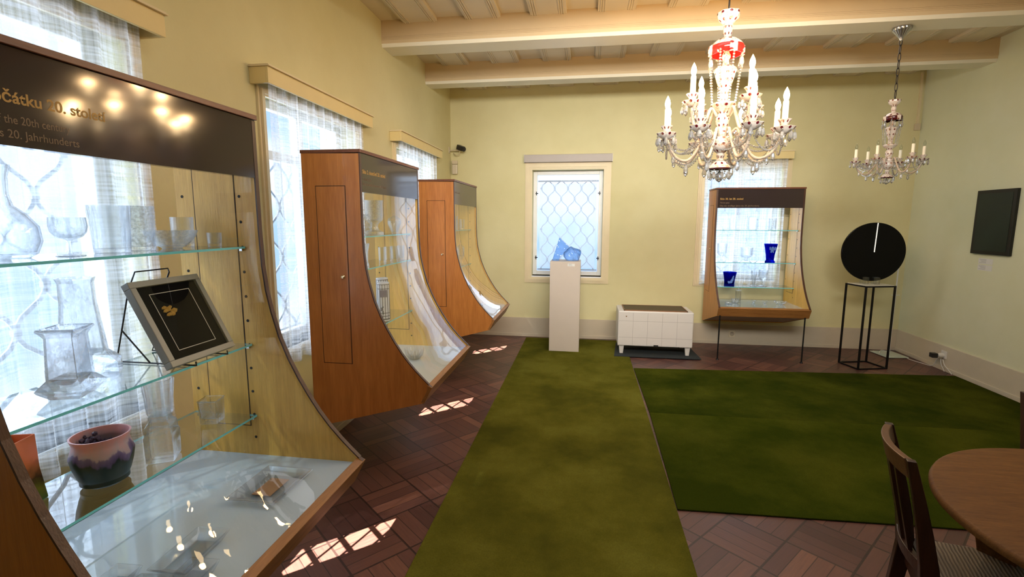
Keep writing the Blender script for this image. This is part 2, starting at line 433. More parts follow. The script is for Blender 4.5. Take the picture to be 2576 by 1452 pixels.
# raised, fluted boards between the beams
BE = [(5.654, 5.872), (4.439, 4.70), (3.224, 3.44), (2.009, 2.225), (.794, 1.01), (-.421, -.205), (-1.636, -1.42)]
bays = [(BE[0][1], YF)] + [(BE[i + 1][1], BE[i][0]) for i in range(len(BE) - 1)]
for y0, y1 in bays:
    x = XL + .21
    while x < XR - .2:
        m.box((x, y0, ZC - .030), (x + .31, y1, ZC))
        for q in (.018, .036, .054, .245, .263, .281): m.box((x + q, y0, ZC - .036), (x + q + .009, y1, ZC - .030))
        x += .568
struct(m.build('ceiling', M['ceil']))
for i, (y0, y1) in enumerate(BE):
    m = MB()
    m.box((XL, y0, ZB + .028), (XR, y1, ZC + .001))
    for k in range(3):
        z = ZB + .058 + k * .013
        m.box((XL, y0 - .005, z), (XR, y0, z + .006))
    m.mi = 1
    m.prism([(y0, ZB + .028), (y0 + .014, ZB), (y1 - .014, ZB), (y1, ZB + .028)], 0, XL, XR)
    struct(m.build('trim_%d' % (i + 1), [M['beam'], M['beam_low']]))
# painted skirting bands
def base(name, lo, hi, axis, sgn):
    m = MB(); z = .268
    if axis == 0:
        m.box((lo[0], lo[1], 0), (hi[0], hi[1], z)); f = hi[0] if sgn > 0 else lo[0]
        m.box((min(f, f + sgn * .012), lo[1], 0), (max(f, f + sgn * .012), hi[1], .045))
    else:
        m.box((lo[0], lo[1], 0), (hi[0], hi[1], z)); f = lo[1]
        m.box((lo[0], f - .012, 0), (hi[0], f, .045))
    return struct(m.build(name, M['band'], bevel=.003))
base('baseboard_left', (XL, YB), (XL + .016, YF), 0, 1)
base('baseboard_far', (XL + .016, YF - .016), (XR - .016, YF), 1, -1)
base('baseboard_right', (XR - .016, YB), (XR, YF), 0, -1).data.materials[0] = plain('window lit skirting', (.66, .60, .47), .55, bump=.05)  # lighter copy of the skirting colour, with window light put in

# ------------------------------------------------------------------ windows
def ogee(m, w, z0, z1, cell, per, r=.008):
    n = int(round(2 * w / (cell / 2))); step = 2 * w / n
    for i in range(1, n):
        x = -w + i * step; ph = PI if i % 2 else 0; pts = []
        for k in range(int((z1 - z0) / per * 12) + 1):
            z = z0 + k * per / 12
            if z > z1: break
            s_ = math.cos(2 * PI * (z - z0) / per + ph)
            s_ = math.copysign(abs(s_) ** .75, s_)
            pts.append((x + step * .48 * s_, 0, z))
        m.tube(pts, r, 6)
    z = z0
    while z < z1:      # clamps where neighbouring bars touch
        z += per / 2
    for i in range(0, n):
        xm = -w + (i + .5) * step
        zz = z0 + (0 if i % 2 == 0 else per / 2)
        while zz < z1 - .02:
            m.box((xm - .014, -.010, zz - .012), (xm + .014, .010, zz + .012)); zz += per
    for z in (z0, z1): m.box((-w, -.008, z - .010), (w, .008, z + .010))
    return m
def window(name, loc, rz, w, z0, z1, bars=True):
    # local: x along the wall, -y into the room, +y outside
    r = empty(name, loc, rz); struct(r)
    m = MB(); f = .055
    y0, y1 = .13, .18
    m.box((-w, y0, z0), (-w + f, y1, z1)).box((w - f, y0, z0), (w, y1, z1)).box((-w + f, y0, z0), (w - f, y1, z0 + f)).box((-w + f, y0, z1 - f), (w - f, y1, z1))
    if bars:
        zt = z1 - .34
        m.box((-.035, y0 - .006, z0 + f), (.035, y1, z1 - f)).box((-w + f, y0 - .006, zt - .03), (-.035, y1, zt + .03)).box((.035, y0 - .006, zt - .03), (w - f, y1, zt + .03))
    struct(m.build('window_frame', M['white'], r, bevel=.004))
    struct(MB().box((-w + f, .150, z0 + f), (w - f, .156, z1 - f)).build('window_pane', M['window_glass'], r))
    struct(MB().box((-w, -.02, z0 - .03), (w, .13, z0)).build('window_sill', M['white'], r, bevel=.004))
    return r
def surround(name, loc, rz, w, z0, z1, wd=.085, bottom=True):
    m = MB()
    for a, b, d in ((0, wd, .014), (.018, wd - .02, .022), (.034, wd - .04, .03)):
        m.box((-w - b, -d, z0 - (b if bottom else 0)), (-w - a, 0, z1 + b)).box((w + a, -d, z0 - (b if bottom else 0)), (w + b, 0, z1 + b))
        m.box((-w - a, -d, z1 + a), (w + a, 0, z1 + b))
        if bottom: m.box((-w - a, -d, z0 - b), (w + a, 0, z0 - a))
    return struct(m.build(name, M['trim'], loc=loc, rot=(0, 0, rz)))
rz = PI / 2     # left wall: local +y points outside (-x)
for i, c in enumerate(WIN_L):
    r = window('window_%d' % (i + 1), (XL, c, 0), rz, WH, WZ0, WZ1)
    struct(ogee(MB(), WH - .03, WZ0 + .04, WZ1 - .32, .23, .34, .009).build('window_grille', M['iron'], r, loc=(0, .235, 0)))
    surround('trim_%d' % (10 + i), (XL, c, 0), rz, WH, WZ0, WZ1 - .04, .05)
for i, (a, b) in enumerate((W4, W5)):
    cx = (a + b) / 2; w = (b - a) / 2
    r = window('window_%d' % (4 + i), (cx, YF, 0), 0, w, .86, 2.283, bars=(i == 1))
    struct(ogee(MB(), w - .06, .93, 2.15, .19, .28, .007).build('window_grille', M['iron'], r, loc=(0, .20 if i == 0 else .235, 0)))
    if i == 0:
        h = MB()
        for zz in (1.10, 1.98):
            for sx in (-1, 1): h.box((sx * (w - .05) - .018, .118, zz - .006), (sx * (w - .05) + .018, .13, zz + .006)).box((sx * (w - .045) - .005, .116, zz - .025), (sx * (w - .045) + .005, .13, zz + .025))
        struct(h.build('window_latch', M['dark_wire'], r))
    surround('trim_%d' % (14 + i), (cx, YF, 0), 0, w, .86, 2.283, .095)
# white sheet hung in the far window, and the blind housing above it
cxx = sum(W4) / 2
tag(MB().box((-.64, YF + .085, .965), (.122, YF + .088, 2.105)).build('blind_sheet', M['frost_panel']),
    'translucent white sheet hung in the far window behind the blue glass sculpture', 'blind')
bl = thing('blind_cassette', 'grey box of a roller blind above the uncurtained far window', 'blind box', (cxx, YF, 2.375))
MB().box((-.572, -.075, 0), (.572, 0, .10)).build('housing', plain('grey blind box', (.45, .40, .36), .5), bl, bevel=.006)
for q0_ in (-.578, .572): MB().box((q0_, -.078, .0), (q0_ + .006, 0, .104)).build('end_cap', M['heater'], bl)

# pelmets and net curtains
def pelmet(loc, rz, hw, label):
    r = thing('curtain_pelmet', label, 'pelmet', loc, rz, 'painted pelmets over the net curtains')
    m = MB().box((-hw, -.115, 0), (hw, -.100, .088)).box((-hw, -.100, 0), (-hw + .015, 0, .088)).box((hw - .015, -.100, 0), (hw, 0, .088))
    m.build('fascia', M['pelmet'], r, bevel=.002)
    MB().box((-hw - .008, -.128, .088), (hw + .008, 0, .094)).box((-hw - .004, -.122, .094), (hw + .004, 0, .100)).build('cornice', M['trim'], r)
    MB().box((-hw + .015, -.100, .080), (hw - .015, 0, .088)).build('top_board', M['trim'], r)
    return r
def curtain(loc, rz, hw, z0, z1, seed, label):
    rnd = random.Random(seed); ph = [rnd.uniform(0, 6.28) for _ in range(4)]
    def f(u, v):
        x = -hw + 2 * hw * u; z = z0 + (z1 - z0) * v
        y = .016 * math.sin(2 * PI * u * 11 + ph[0] + .5 * math.sin(6 * u + ph[1])) + .008 * math.sin(2 * PI * u * 19 + ph[2])
        y *= .75 + .35 * (1 - v)
        x *= 1 - .012 * math.sin(v * 3)
        z += (.010 * math.sin(u * 40 + ph[3]) + .008 * math.sin(u * 13)) * (1 - v)
        return (x, -.062 + y, z)
    o = MB().sheet(f, 150, 30).build('net_curtain', M['curtain'], loc=loc, rot=(0, 0, rz), smooth='all', recalc=False)
    # hem
    def g(u, v):
        p = f(u, 0); return (p[0], p[1] - .003, p[2] + .03 * v)
    MB().sheet(g, 150, 1).build('hem', M['curtain'], o, smooth='all', recalc=False)
    return tag(o, label, 'curtain', 'white net curtains')
names = ('over the window behind the large glass case with the framed picture', 'over the window behind the glass case with striped vases', 'over the window behind the corner glass case')
for i, c in enumerate(WIN_L):
    pelmet((XL, c, 2.352), PI / 2, .672, 'cream painted wooden pelmet ' + names[i])
    curtain((XL, c, 0), PI / 2, .60, .715, 2.37, 11 + i, 'sheer white net curtain ' + names[i])
pelmet(((W5[0] + W5[1]) / 2, YF, 2.372), 0, .53, 'cream painted wooden pelmet on the far wall above the glass case')
curtain(((W5[0] + W5[1]) / 2, YF, 0), 0, .49, .80, 2.38, 31, 'sheer white net curtain on the far wall behind the glass case on legs')

# ------------------------------------------------------------------ glass cases
FRONT = [(.353, 1.98), (.353, 1.75), (.354, 1.56), (.358, 1.42), (.368, 1.32), (.385, 1.235), (.413, 1.13), (.448, 1.04), (.487, .960), (.528, .888), (.570, .822), (.612, .766), (.66, .711), (.70, .670), (.737, .634)]
PROF = [(0, .325), (0, 1.985)] + FRONT[0:1] + FRONT[1:] + [(.757, .622), (.705, .520)]
def glass_case(loc, rz, label, shelves, texts, legs=False):
    r = thing('display_case', label, 'display case', loc, rz, 'curved glass display cases')
    th = .020
    for side in (0, 1):
        a, b = (0, th) if side == 0 else (CW - th, CW)
        m = MB(); mats = [0, 1, 2] if side == 0 else [1, 0, 2]
        m.prism(PROF, 1, a, b, mats=mats)
        p = m.build('side_panel', [M['wood_out'], M['wood_in'], M['wood_edge']], r)
        d = MB().box((.080, a - .0008, .742), (.266, b + .0008, 1.801)).build('door_gap', M['gapline'], p)
        d = MB().box((.084, a - .0016, .746), (.262, b + .0016, 1.797), mats=[2, 2, 0 if side == 0 else 1, 2, 1 if side == 0 else 0, 2]).build('door', [M['wood_out'], M['wood_in'], M['gapline']], p)
        if side == 0: MB().lathe([(0, .016), (.008, .015), (.011, .010), (.006, .004), (.012, 0)], 16).build('knob', M['lockmetal'], p, loc=(.230, -.002, 1.271), rot=(PI / 2, 0, 0), smooth=True)
        # pin holes along the inner face
        yi = b if side == 0 else a; sg = 1 if side == 0 else -1; ph = None
        for k in range(11):
            z = 1.694 - k * .1
            for dd in (.030, .283):
                if dd < .1 and k % 3 == 1: continue
                lc = (dd, yi + (0 if sg > 0 else -.001), z)
                if ph is None: ph = MB().lathe([(0, 0), (.006, 0), (.006, .001), (0, .001)], 8, mtx=Matrix.Rotation(-PI / 2, 4, 'X')).build('pin_hole', M['black_dot'], p, loc=lc)
                else: inst(ph, p, lc)
        # curved dark edge strip
        m = MB()
        for (d0, z0), (d1, z1) in zip(FRONT[:-1], FRONT[1:]):
            m.prism([(d0, z0), (d0 + .006, z0 + .001), (d1 + .006, z1 + .001), (d1, z1)], 1, a, b)
        bmesh.ops.remove_doubles(m.b, verts=m.b.verts, dist=1e-5)
        m.build('edge_strip', M['wood_edge'], p)
    i0, i1 = th, CW - th
    MB().box((-.004, -.004, 1.985), (.366, CW + .004, 2.004)).build('top_panel', M['wood_cap'], r, bevel=.002)
    hd = MB().box((.330, i0, 1.765), (.353, i1, 1.985)).box((.3535, .002, 1.765), (.358, CW - .002, 1.984)).build('header_panel', M['header'], r)
    if texts:
        for body, z, s_, mat, bd, xs in texts:
            o = txt(body, s_, mat, 'lettering', hd, (.3585, texts_y, z), (PI / 2, 0, PI / 2), bold=bd); o.scale.x = xs
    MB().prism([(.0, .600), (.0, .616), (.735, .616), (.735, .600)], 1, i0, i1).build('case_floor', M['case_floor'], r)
    MB().prism([(.0, .330), (.0, .348), (.694, .540), (.700, .523)], 1, i0, i1).build('bottom_panel', M['wood_ledge'], r)
    MB().prism([(.730, .600), (.730, .634), (.760, .620), (.708, .518), (.690, .526)], 1, -.003, CW + .003).build('front_ledge', M['wood_ledge'], r, bevel=.002)
    MB().box((-.001, i0, 1.955), (.33, i1, 1.965)).build('inner_ceiling', M['wood_in'], r)
    MB().box((0, i0, .325), (.018, i1, .616)).build('rear_rail', M['wood_in'], r)
    # curved clear pane
    fp = [p for p in FRONT if p[1] < 1.77]; fp = [(.349, 1.765)] + [(d - .004, z) for d, z in fp[0:]]
    fp = [fp[0]] + [p for p in fp[1:] if p[1] < 1.76]
    n = len(fp) - 1
    def f(u, v):
        k = v * n; i = min(int(k), n - 1); t_ = k - i
        return (fp[i][0] * (1 - t_) + fp[i + 1][0] * t_, i1 - (i1 - i0) * u, fp[i][1] * (1 - t_) + fp[i + 1][1] * t_)
    MB().sheet(f, 2, n * 2).build('curved_pane', M['pane'], r, smooth='all', recalc=False)
    for z in shelves:
        s_ = MB().box((.008, i0 + .001, z - .008), (.295, i1 - .001, z), mats=[0, 0, 1, 1, 1, 1]).build('glass_shelf', [M['shelf_glass'], M['shelf_edge']], r)
        for yy in (i0 + .001, i1 - .013):
            for dd in (.03, .283): MB().box((dd - .006, yy, z - .018), (dd + .006, yy + .012, z - .0085)).build('shelf_clip', M['chrome'], s_)
    if legs:
        for (dd, yy) in ((.73 - .02, .03), (.73 - .02, CW - .04)):
            z1 = .348 + (dd) / .694 * .19 - .03
            MB().tube([(dd, yy, .008), (dd, yy, .53)], .008, 8).lathe([(0, 0), (.018, 0), (.014, .010), (.008, .016), (0, .016)], 12, (dd, yy, 0)).build('leg', M['black_metal'], r)
    return r
X0 = XL + GAP
texts_y = .022
G, K = M['gold_text'], M['grey_text']
glass_case((X0, CASE_Y[0], 0), 0, 'large glass case holding the framed picture, its header reflecting lit bulbs', (1.497, 1.098, .793),
           [('Sklo po\u010d\u00e1tku 20. stolet\u00ed', 1.861, .0365, G, .0008, .99), ('Beginning of the 20th century', 1.815, .0262, K, 0, .80), ('Anfang des 20. Jahrhunderts', 1.783, .0265, K, 0, .90)])
texts_y = .032
glass_case((X0, CASE_Y[1], 0), 0, 'wall glass case with two striped vases and a large cut goblet inside', (1.505, 1.303, .903),
           [('Sklo 2. desetilet\u00ed 20. stolet\u00ed', 1.872, .0315, G, .0008, .95), ('Twenties glass', 1.833, .022, K, 0, .9), ('Glas des zweiten Jahrzehnts des 20. Jahrh.', 1.805, .022, K, 0, .9)])
glass_case((X0, CASE_Y[2], 0), 0, 'wall glass case standing in the corner below the security camera', (1.505, 1.105),
           [('Sklo 20. stolet\u00ed', 1.872, .0315, K, 0, 1)])
texts_y = .044
glass_case((CASE4_X, C4Y, 0), -PI / 2, 'glass case on thin black legs at the far wall, holding two blue vases', (1.505, 1.112, .812),
           [('Sklo 30. let 20. stolet\u00ed', 1.862, .0310, G, .0006, .96), ('Thirties glass', 1.820, .0215, K, 0, .95), ('Glas der drei\u00dfiger Jahre des 20. Jahrhunderts', 1.783, .0255, K, 0, .95)], legs=True)

# ------------------------------------------------------------------ glassware
def hollow(outer, t_=.004, base=.010):
    inner = [(max(r - t_, .0), z) for r, z in outer if z > base]
    inner = [(inner[0][0], base)] + inner if inner else []
    return [(0, 0)] + outer + inner[::-1] + [(0, base)]
def glass_obj(name, label, cat, loc, prof, mat, seg=28, rot=0., group=None, flute=0., nfl=8, smooth=True):
    o = MB().lathe(prof, seg, rot=rot, flute=flute, nfl=nfl).build(name, mat, loc=loc, smooth=smooth)
    return tag(o, label, cat, group)
def tumbler(r0, r1, h, t_=.004, base=.014): return hollow([(r0 * .95, 0), (r0, .004), ((r0 + r1) / 2, h * .5), (r1, h)], t_, base)
def goblet(r, h, foot=.75, bowl=.5, t_=.004):
    zb = h * (1 - bowl)
    return [(0, 0), (r * foot, 0), (r * foot, .006), (r * .3, .016), (r * .16, .03), (r * .16, zb * .6), (r * .30, zb * .82), (r * .72, zb), (r * .95, zb + .18 * h * bowl), (r * .97, zb + .6 * h * bowl), (r, h),
            (r - t_, h), (r * .93 - t_, zb + .6 * h * bowl), (r * .9 - t_, zb + .2 * h * bowl), (r * .5, zb + .02), (0, zb + .012)]
def at(d, y, z): return (X0 + d, y, z)
GW = 'glassware in the large glass case'
# --- large case, top shelf
z = 1.4972
o = thing('glass_decanter', 'round bodied clear glass decanter with tall handle on the top shelf', 'decanter', at(.125, 1.085, z), 0, GW)
MB().lathe([(0, 0), (.045, 0), (.062, .012), (.074, .045), (.070, .085), (.048, .118), (.024, .140), (.018, .17), (.020, .215), (.028, .245),
            (.024, .245), (.016, .213), (.014, .17), (.020, .14), (.044, .116), (.066, .083), (.069, .045), (.058, .016), (0, .010)], 30).build('body', M['crystal'], o, smooth=True)
MB().tube([(-.02, -.0, .225), (-.005, -.03, .25), (.01, -.040, .235), (.014, -.042, .19), (.012, -.052, .15), (.01, -.060, .115)], .006, 8).build('handle', M['crystal'], o, smooth=True)
glass_obj('wine_glass', 'small clear wine glass with thin stem beside the decanter', 'wine glass', at(.173, 1.209, z), [(0, 0), (.034, 0), (.033, .002), (.006, .005), (.0035, .012), (.0035, .040), (.008, .046), (.030, .054), (.041, .068), (.044, .085), (.042, .110), (.0405, .110), (.0425, .085), (.039, .069), (.028, .056), (0, .050)], M['crystal'], group=GW)
glass_obj('glass_tumbler', 'wide clear tumbler with faint engraving, beside the densely engraved one', 'tumbler', at(.165, 1.344, z), tumbler(.047, .056, .148), M['crystal'], group=GW)
glass_obj('engraved_tumbler', 'straight tumbler densely engraved with a leafy band, next to the cut bowl', 'tumbler', at(.146, 1.461, z), tumbler(.044, .048, .150), M['crystal_cut'], group=GW)
glass_obj('cut_glass_bowl', 'low cut glass bowl on the top shelf beside the engraved tumbler', 'bowl', at(.138, 1.600, z), hollow([(.03, 0), (.034, .004), (.058, .022), (.076, .044), (.084, .066)], .005, .010), M['crystal_cut'], group=GW, flute=.02, nfl=14)
glass_obj('glass_beaker', 'tall straight clear beaker standing for a reflection behind the cut bowl', 'beaker', at(.09, 1.705, z), tumbler(.037, .039, .115, .004), M['crystal'], group=GW)  # added glass, shaped after a reflection of the tumblers
glass_obj('reflection_cup', 'very small clear cup standing for a reflection at the panel end of the top shelf', 'cup', at(.20, 1.735, z), tumbler(.024, .026, .055, .004), M['crystal'], group=GW)  # added cup, likewise shaped after a reflection
# --- large case, middle shelf
z = 1.0982
s4 = PI / 4 + .35
o = thing('square_glass_vase', 'clear square vase with flared foot and rim, at the front of the middle shelf', 'vase', at(.19, 1.155, z), 0, GW)
MB().lathe([(0, 0), (.050, 0), (.078, .024), (.082, .031), (.055, .056), (.053, .10), (.049, .175), (.056, .186), (.066, .196), (.064, .202),
            (.047, .190), (.043, .175), (.046, .10), (.048, .058), (.02, .03), (0, .024)], 4, rot=s4).build('body', M['crystal_vase'], o)
o = thing('tall_glass_vase', 'tall clear vase with broad stepped foot, behind the square vase', 'vase', at(.085, 1.285, z), 0, GW)
MB().lathe([(0, 0), (.092, 0), (.100, .012), (.100, .055), (.088, .066), (.066, .085), (.058, .16), (.048, .25), (.047, .31), (.053, .325),
            (.049, .325), (.042, .31), (.043, .25), (.052, .16), (.058, .09), (0, .08)], 6, rot=.2).build('body', M['crystal_vase'], o, smooth=False)
# framed picture on a wire easel
fr = thing('picture_frame', 'small grey framed black picture with a gold motif leaning on the wire easel', 'picture frame', at(.300, 1.535, 1.116))
ti = Matrix.Rotation(math.radians(-27), 4, 'Y')
fw, fh = .148, .315
m = MB(); bw = .022
for lo, hi in (((-.030, -fw, 0), (0, fw, bw)), ((-.030, -fw, fh - bw), (0, fw, fh)), ((-.030, -fw, bw), (0, -fw + bw, fh - bw)), ((-.030, fw - bw, bw), (0, fw, fh - bw))): m.box(lo, hi, ti)
m.build('frame', M['grey_frame'], fr, bevel=.002)
MB().box((-.022, -fw + bw, bw), (-.010, fw - bw, fh - bw), ti).build('mat_board', M['black_mat'], fr)
m = MB(); q0, q1 = .085, .050
for lo, hi in (((-.0098, -q0, q1), (-.0092, q0, q1 + .002)), ((-.0098, -q0, fh - q1 - .002), (-.0092, q0, fh - q1)), ((-.0098, -q0, q1), (-.0092, -q0 + .002, fh - q1)), ((-.0098, q0 - .002, q1), (-.0092, q0, fh - q1))): m.box(lo, hi, ti)
m.build('border_line', M['white_line'], fr)
m = MB()
for k in range(9):
    a, b_ = random.uniform(-.03, .03), random.uniform(-.018, .018)
    m.ball(ti @ Vector((-.008, -.030 + a, .195 + b_)), random.uniform(.008, .014), 1, (.3, 1.2, .8))
m.build('gold_motif', M['gold'], fr)
ea = thing('wire_easel', 'thin dark wire easel holding up the small grey framed picture', 'easel', at(.30, 1.535, 1.0985))
w_ = .004
m = MB()
for sy in (-.075, .075):
    m.tube([(.02, sy, .018), (.022, sy, .004), (-.02, sy, .004), (-.30, sy, .004), (-.288, sy, .03), (-.218, sy, .262)], .0028, 6)
    m.tube([(-.205, sy, .10), (-.165, sy, .004)], .0028, 6) if False else m.tube([(-.262, sy, .118), (-.16, sy, .004)], .0028, 6)
m.build('side_frame', M['dark_wire'], ea)
MB().tube([(-.218, -.075, .262), (-.185, -.075, .325), (-.185, .06, .325), (-.195, .075, .31), (-.218, .075, .262)], .0028, 6).build('top_loop', M['dark_wire'], ea)
# --- large case, bottom shelf
z = .7932
o = thing('ribbed_glass_vase', 'clear vase with stepped relief body and tall ribbed neck, on the lowest shelf', 'vase', at(.235, 1.385, z), 0, GW)
MB().lathe([(0, 0), (.052, 0), (.058, .006), (.060, .09), (.056, .098), (.053, .125), (.040, .140), (.040, .16), (0, .16)], 4, rot=PI / 4 + .5).build('relief_body', M['crystal_vase'], o, bevel=.003)
MB().lathe(hollow([(.034, 0), (.036, .006), (.040, .06), (.046, .12)], .006, .010), 40, c=(0, 0, .161), flute=.06, nfl=10).build('ribbed_neck', M['crystal'], o, smooth=True)
o = MB().lathe([(0, 0), (.044, 0), (.046, .004), (.050, .090), (.054, .098), (.045, .094), (.040, .022), (0, .018)], 4, rot=PI / 4 + .25).build('square_glass_bowl', M['crystal_vase'], loc=at(.165, 1.690, z), bevel=.003)
tag(o, 'small thick square clear glass on the lowest shelf beside the wooden side panel', 'glass', GW)
t = NT('cameo glass, pink over dark green'); sp = t.n('SeparateXYZ'); v = t.coord(); t.l(v, sp.inputs[0])
hh = t.math('ADD', sp.outputs[2], t.math('MULTIPLY', t.math('SUBTRACT', t.noise(t.coord(scale=(1, 1, .3)), 22, 4), .5), .10))
c = t.ramp(t.math('MULTIPLY', hh, 1 / .16), [(.0, (.004, .018, .014)), (.56, (.007, .024, .020)), (.60, (.09, .07, .19)), (.70, (.16, .13, .30)), (.735, (.44, .38, .46)), (.98, (.72, .33, .34))])
b = t.bsdf(c, .35, Emission_Color=(.5, .3, .32, 1), Emission_Strength=.0); M['cameo'] = t.end(b.outputs[0])
o = thing('cameo_glass_bowl', 'round pink and dark green cameo glass bowl with purple mountain motif', 'bowl', at(.185, 1.222, z))
MB().lathe(hollow([(.036, 0), (.046, .002), (.056, .012), (.067, .036), (.076, .068), (.081, .098), (.072, .128), (.070, .138), (.076, .158)], .005, .012), 36).build('bowl_body', M['cameo'], o, smooth=True)
m = MB()
for k in range(16): m.ball((-.05 + random.uniform(-.02, .02), .01 + random.uniform(-.028, .028), .135 + random.uniform(-.016, .012)), random.uniform(.005, .009), 1)
m.build('purple_flowers', plain('purple flower relief', (.06, .035, .07), .4), o)
t = NT('orange green etched glass'); sp = t.n('SeparateXYZ'); v = t.coord(); t.l(v, sp.inputs[0])
hh = t.math('ADD', sp.outputs[2], t.math('MULTIPLY', t.math('SUBTRACT', t.noise(v, 30, 3), .5), .06))
c = t.ramp(t.math('MULTIPLY', hh, 1 / .2), [(.0, (.10, .20, .02)), (.18, (.28, .27, .02)), (.36, (.10, .05, .02)), (.5, (.45, .16, .05)), (.66, (.75, .22, .08)), (1., (.95, .30, .16))])
b = t.bsdf(c, .2); M['orange_glass'] = t.end(b.outputs[0])
o = MB().lathe(hollow([(.056, 0), (.058, .004), (.048, .10), (.047, .20)], .005, .014), 4, rot=PI / 4 + .25).build('orange_vase', [M['orange_glass']], loc=at(.07, 1.075, z), bevel=.002)
tag(o, 'square orange vase shading to green at its foot, behind the frosted goblet', 'vase')
glass_obj('frosted_goblet', 'clear goblet with frosted relief, in front of the orange vase', 'goblet', at(.140, .998, z), goblet(.036, .135, .7, .70, .003), M['crystal_soft'], group=GW)
# --- large case, floor
z = .6164
def dish(a, b_, h, rim): 
    m = MB()
    def ring(x, y, zz): return [(-x, -y, zz), (x, -y, zz), (x, y, zz), (-x, y, zz)]
    R = [ring(a * .72, b_ * .72, 0), ring(a, b_, h), ring(a - rim * .3, b_ - rim * .3, h + .002), ring(a - rim, b_ - rim, h * .6), ring(a * .62, b_ * .62, .006)]
    V = [[m.b.verts.new(p) for p in r_] for r_ in R]
    for A, B in zip(V[:-1], V[1:]):
        for i in range(4): m._f([A[i], A[(i + 1) % 4], B[(i + 1) % 4], B[i]])
    m._f(V[0][::-1]); m._f(V[-1]); return m
o = thing('rectangular_glass_dish', 'clear rectangular glass dish with brown centre on the white case floor', 'dish', at(.512, 1.545, z), 0, GW)
dish(.098, .125, .020, .026).build('dish_body', M['crystal'], o, bevel=.003)
MB().box((-.036, -.06, .0065), (.036, .055, .009)).build('brown_base', plain('brown tinted base', (.30, .17, .09), .3), o)
tag(dish(.055, .10, .028, .012).build('long_glass_tray', M['crystal'], loc=at(.515, 1.168, z), rot=(0, 0, .05), bevel=.003), 'long clear glass tray with raised ends on the white case floor', 'tray', GW)
tag(MB().box((-.05, -.012, 0), (.05, .012, .022)).build('glass_knife_rest', M['crystal'], loc=at(.50, 1.058, z), rot=(0, 0, .08), bevel=.006), 'thick clear glass bar at the near end of the long tray', 'knife rest', GW)
tag(dish(.045, .050, .03, .010).build('small_glass_tray', M['crystal'], loc=at(.595, 1.085, z), rot=(0, 0, .05), bevel=.003), 'small square glass tray between the long tray and the case ledge', 'tray', GW)
tag(dish(.040, .045, .03, .010).build('small_glass_tray', M['crystal'], loc=at(.405, 1.035, z), rot=(0, 0, .05), bevel=.003), 'small square glass tray between the long tray and the curtain', 'tray', GW)

# --- middle case
GW = 'glassware in the middle glass case'
z = 1.5052
glass_obj('cut_glass_goblet', 'large cut glass goblet on the top shelf of the middle case', 'goblet', at(.19, 3.24, z), [(0, 0), (.062, 0), (.062, .018), (.030, .034), (.022, .06), (.034, .082), (.056, .098), (.062, .13), (.060, .20), (.064, .235), (.058, .235), (.054, .20), (.055, .13), (.046, .104), (0, .095)], M['crystal_cut'], group=GW)
o = thing('lidded_glass_jar', 'smooth clear jar with domed lid beside the large cut goblet', 'jar', at(.215, 3.54, z), 0, GW)
MB().lathe([(0, 0), (.022, 0), (.024, .006), (.050, .075), (.050, .095), (.045, .095), (.045, .075), (.018, .014), (0, .012)], 26).build('body', M['crystal'], o, smooth=True)
MB().lathe([(.050, .0955), (.044, .112), (.020, .128), (.005, .134), (.009, .142), (.008, .152), (0, .156)], 26).build('lid', M['crystal'], o, smooth=True)
glass_obj('faceted_glass_vase', 'white frosted faceted vase, partly hidden by the middle case side', 'vase', at(.20, 3.06, z), hollow([(.030, 0), (.032, .005), (.056, .06), (.058, .08), (.030, .14)], .005, .010), M['crystal_soft'], seg=7, group=GW, smooth=False)
z = 1.3032
for k, (d, y) in enumerate(((.213, 3.30), (.222, 3.39), (.234, 3.48), (.247, 3.575))):
    glass_obj('drinking_glass', ('clear drinking glass beside the slender vase, first of the row', 'clear drinking glass, second of the row from the slender vase', 'clear drinking glass, third of the row from the slender vase', 'clear drinking glass, last of the row from the slender vase')[k], 'glass', at(d, y, z), tumbler(.022, .026, .112, .003, .02), M['crystal'], group='four drinking glasses in a row')
glass_obj('slender_glass_vase', 'slender clear vase on the shelf with the four drinking glasses', 'vase', at(.213, 3.02, z), hollow([(.028, 0), (.028, .006), (.022, .03), (.024, .1), (.034, .15)], .005, .02), M['crystal'], group=GW)
z = .9032
def striped(loc, r, h, label, kind):
    o = thing('striped_vase', label, 'vase', loc, 0, 'striped cylinder vases')
    MB().lathe(hollow([(r * .98, 0), (r, .004), (r, h)], .004, .012), 32).build('vase_body', M['milk'], o, smooth=True)
    m = MB()
    for zz in (.006, .030, .052, h - .045, h - .014): m.lathe([(r, zz), (r + .0012, zz), (r + .0012, zz + (.008 if zz in (.006,) else .004)), (r, zz + (.008 if zz in (.006,) else .004))], 32, closed=True)
    for k in range(14):
        a = 2 * PI * k / 14
        mt = Matrix.Rotation(a, 4, 'Z'); m.box((r - .001, -.0018, .008), (r + .0012, .0018, h - .012), mt)
    if kind:
        for k in range(11):
            zz = .06 + k * .016
            m.box((r - .001, -.010, zz), (r + .0016, .010, zz + .004), Matrix.Rotation(-1.25, 4, 'Z'))
            
    m.build('stripes', M['stripe'], o)
    if not kind:
        m = MB().box((r - .006, -.024, h - .10), (r + .0016, .024, h - .05), Matrix.Rotation(-1.15, 4, 'Z'))
        m.build('motif_panel', plain('grey violet enamel', (.16, .15, .26), .4), o)
        m = MB()
        for k in range(7): m.ball(Matrix.Rotation(-1.45, 4, 'Z') @ Vector((r, random.uniform(-.008, .008), .05 + k * .008)), .006, 1)
        m.build('scroll_ornament', M['stripe'], o)
M['milk'] = plain('white milk glass', (.78, .80, .86), .2)
M['stripe'] = plain('dark violet stripe enamel', (.03, .028, .07), .35)
striped(at(.235, 3.25, z), .042, .268, 'white striped cylinder vase with square motif, front of the pair', 0)
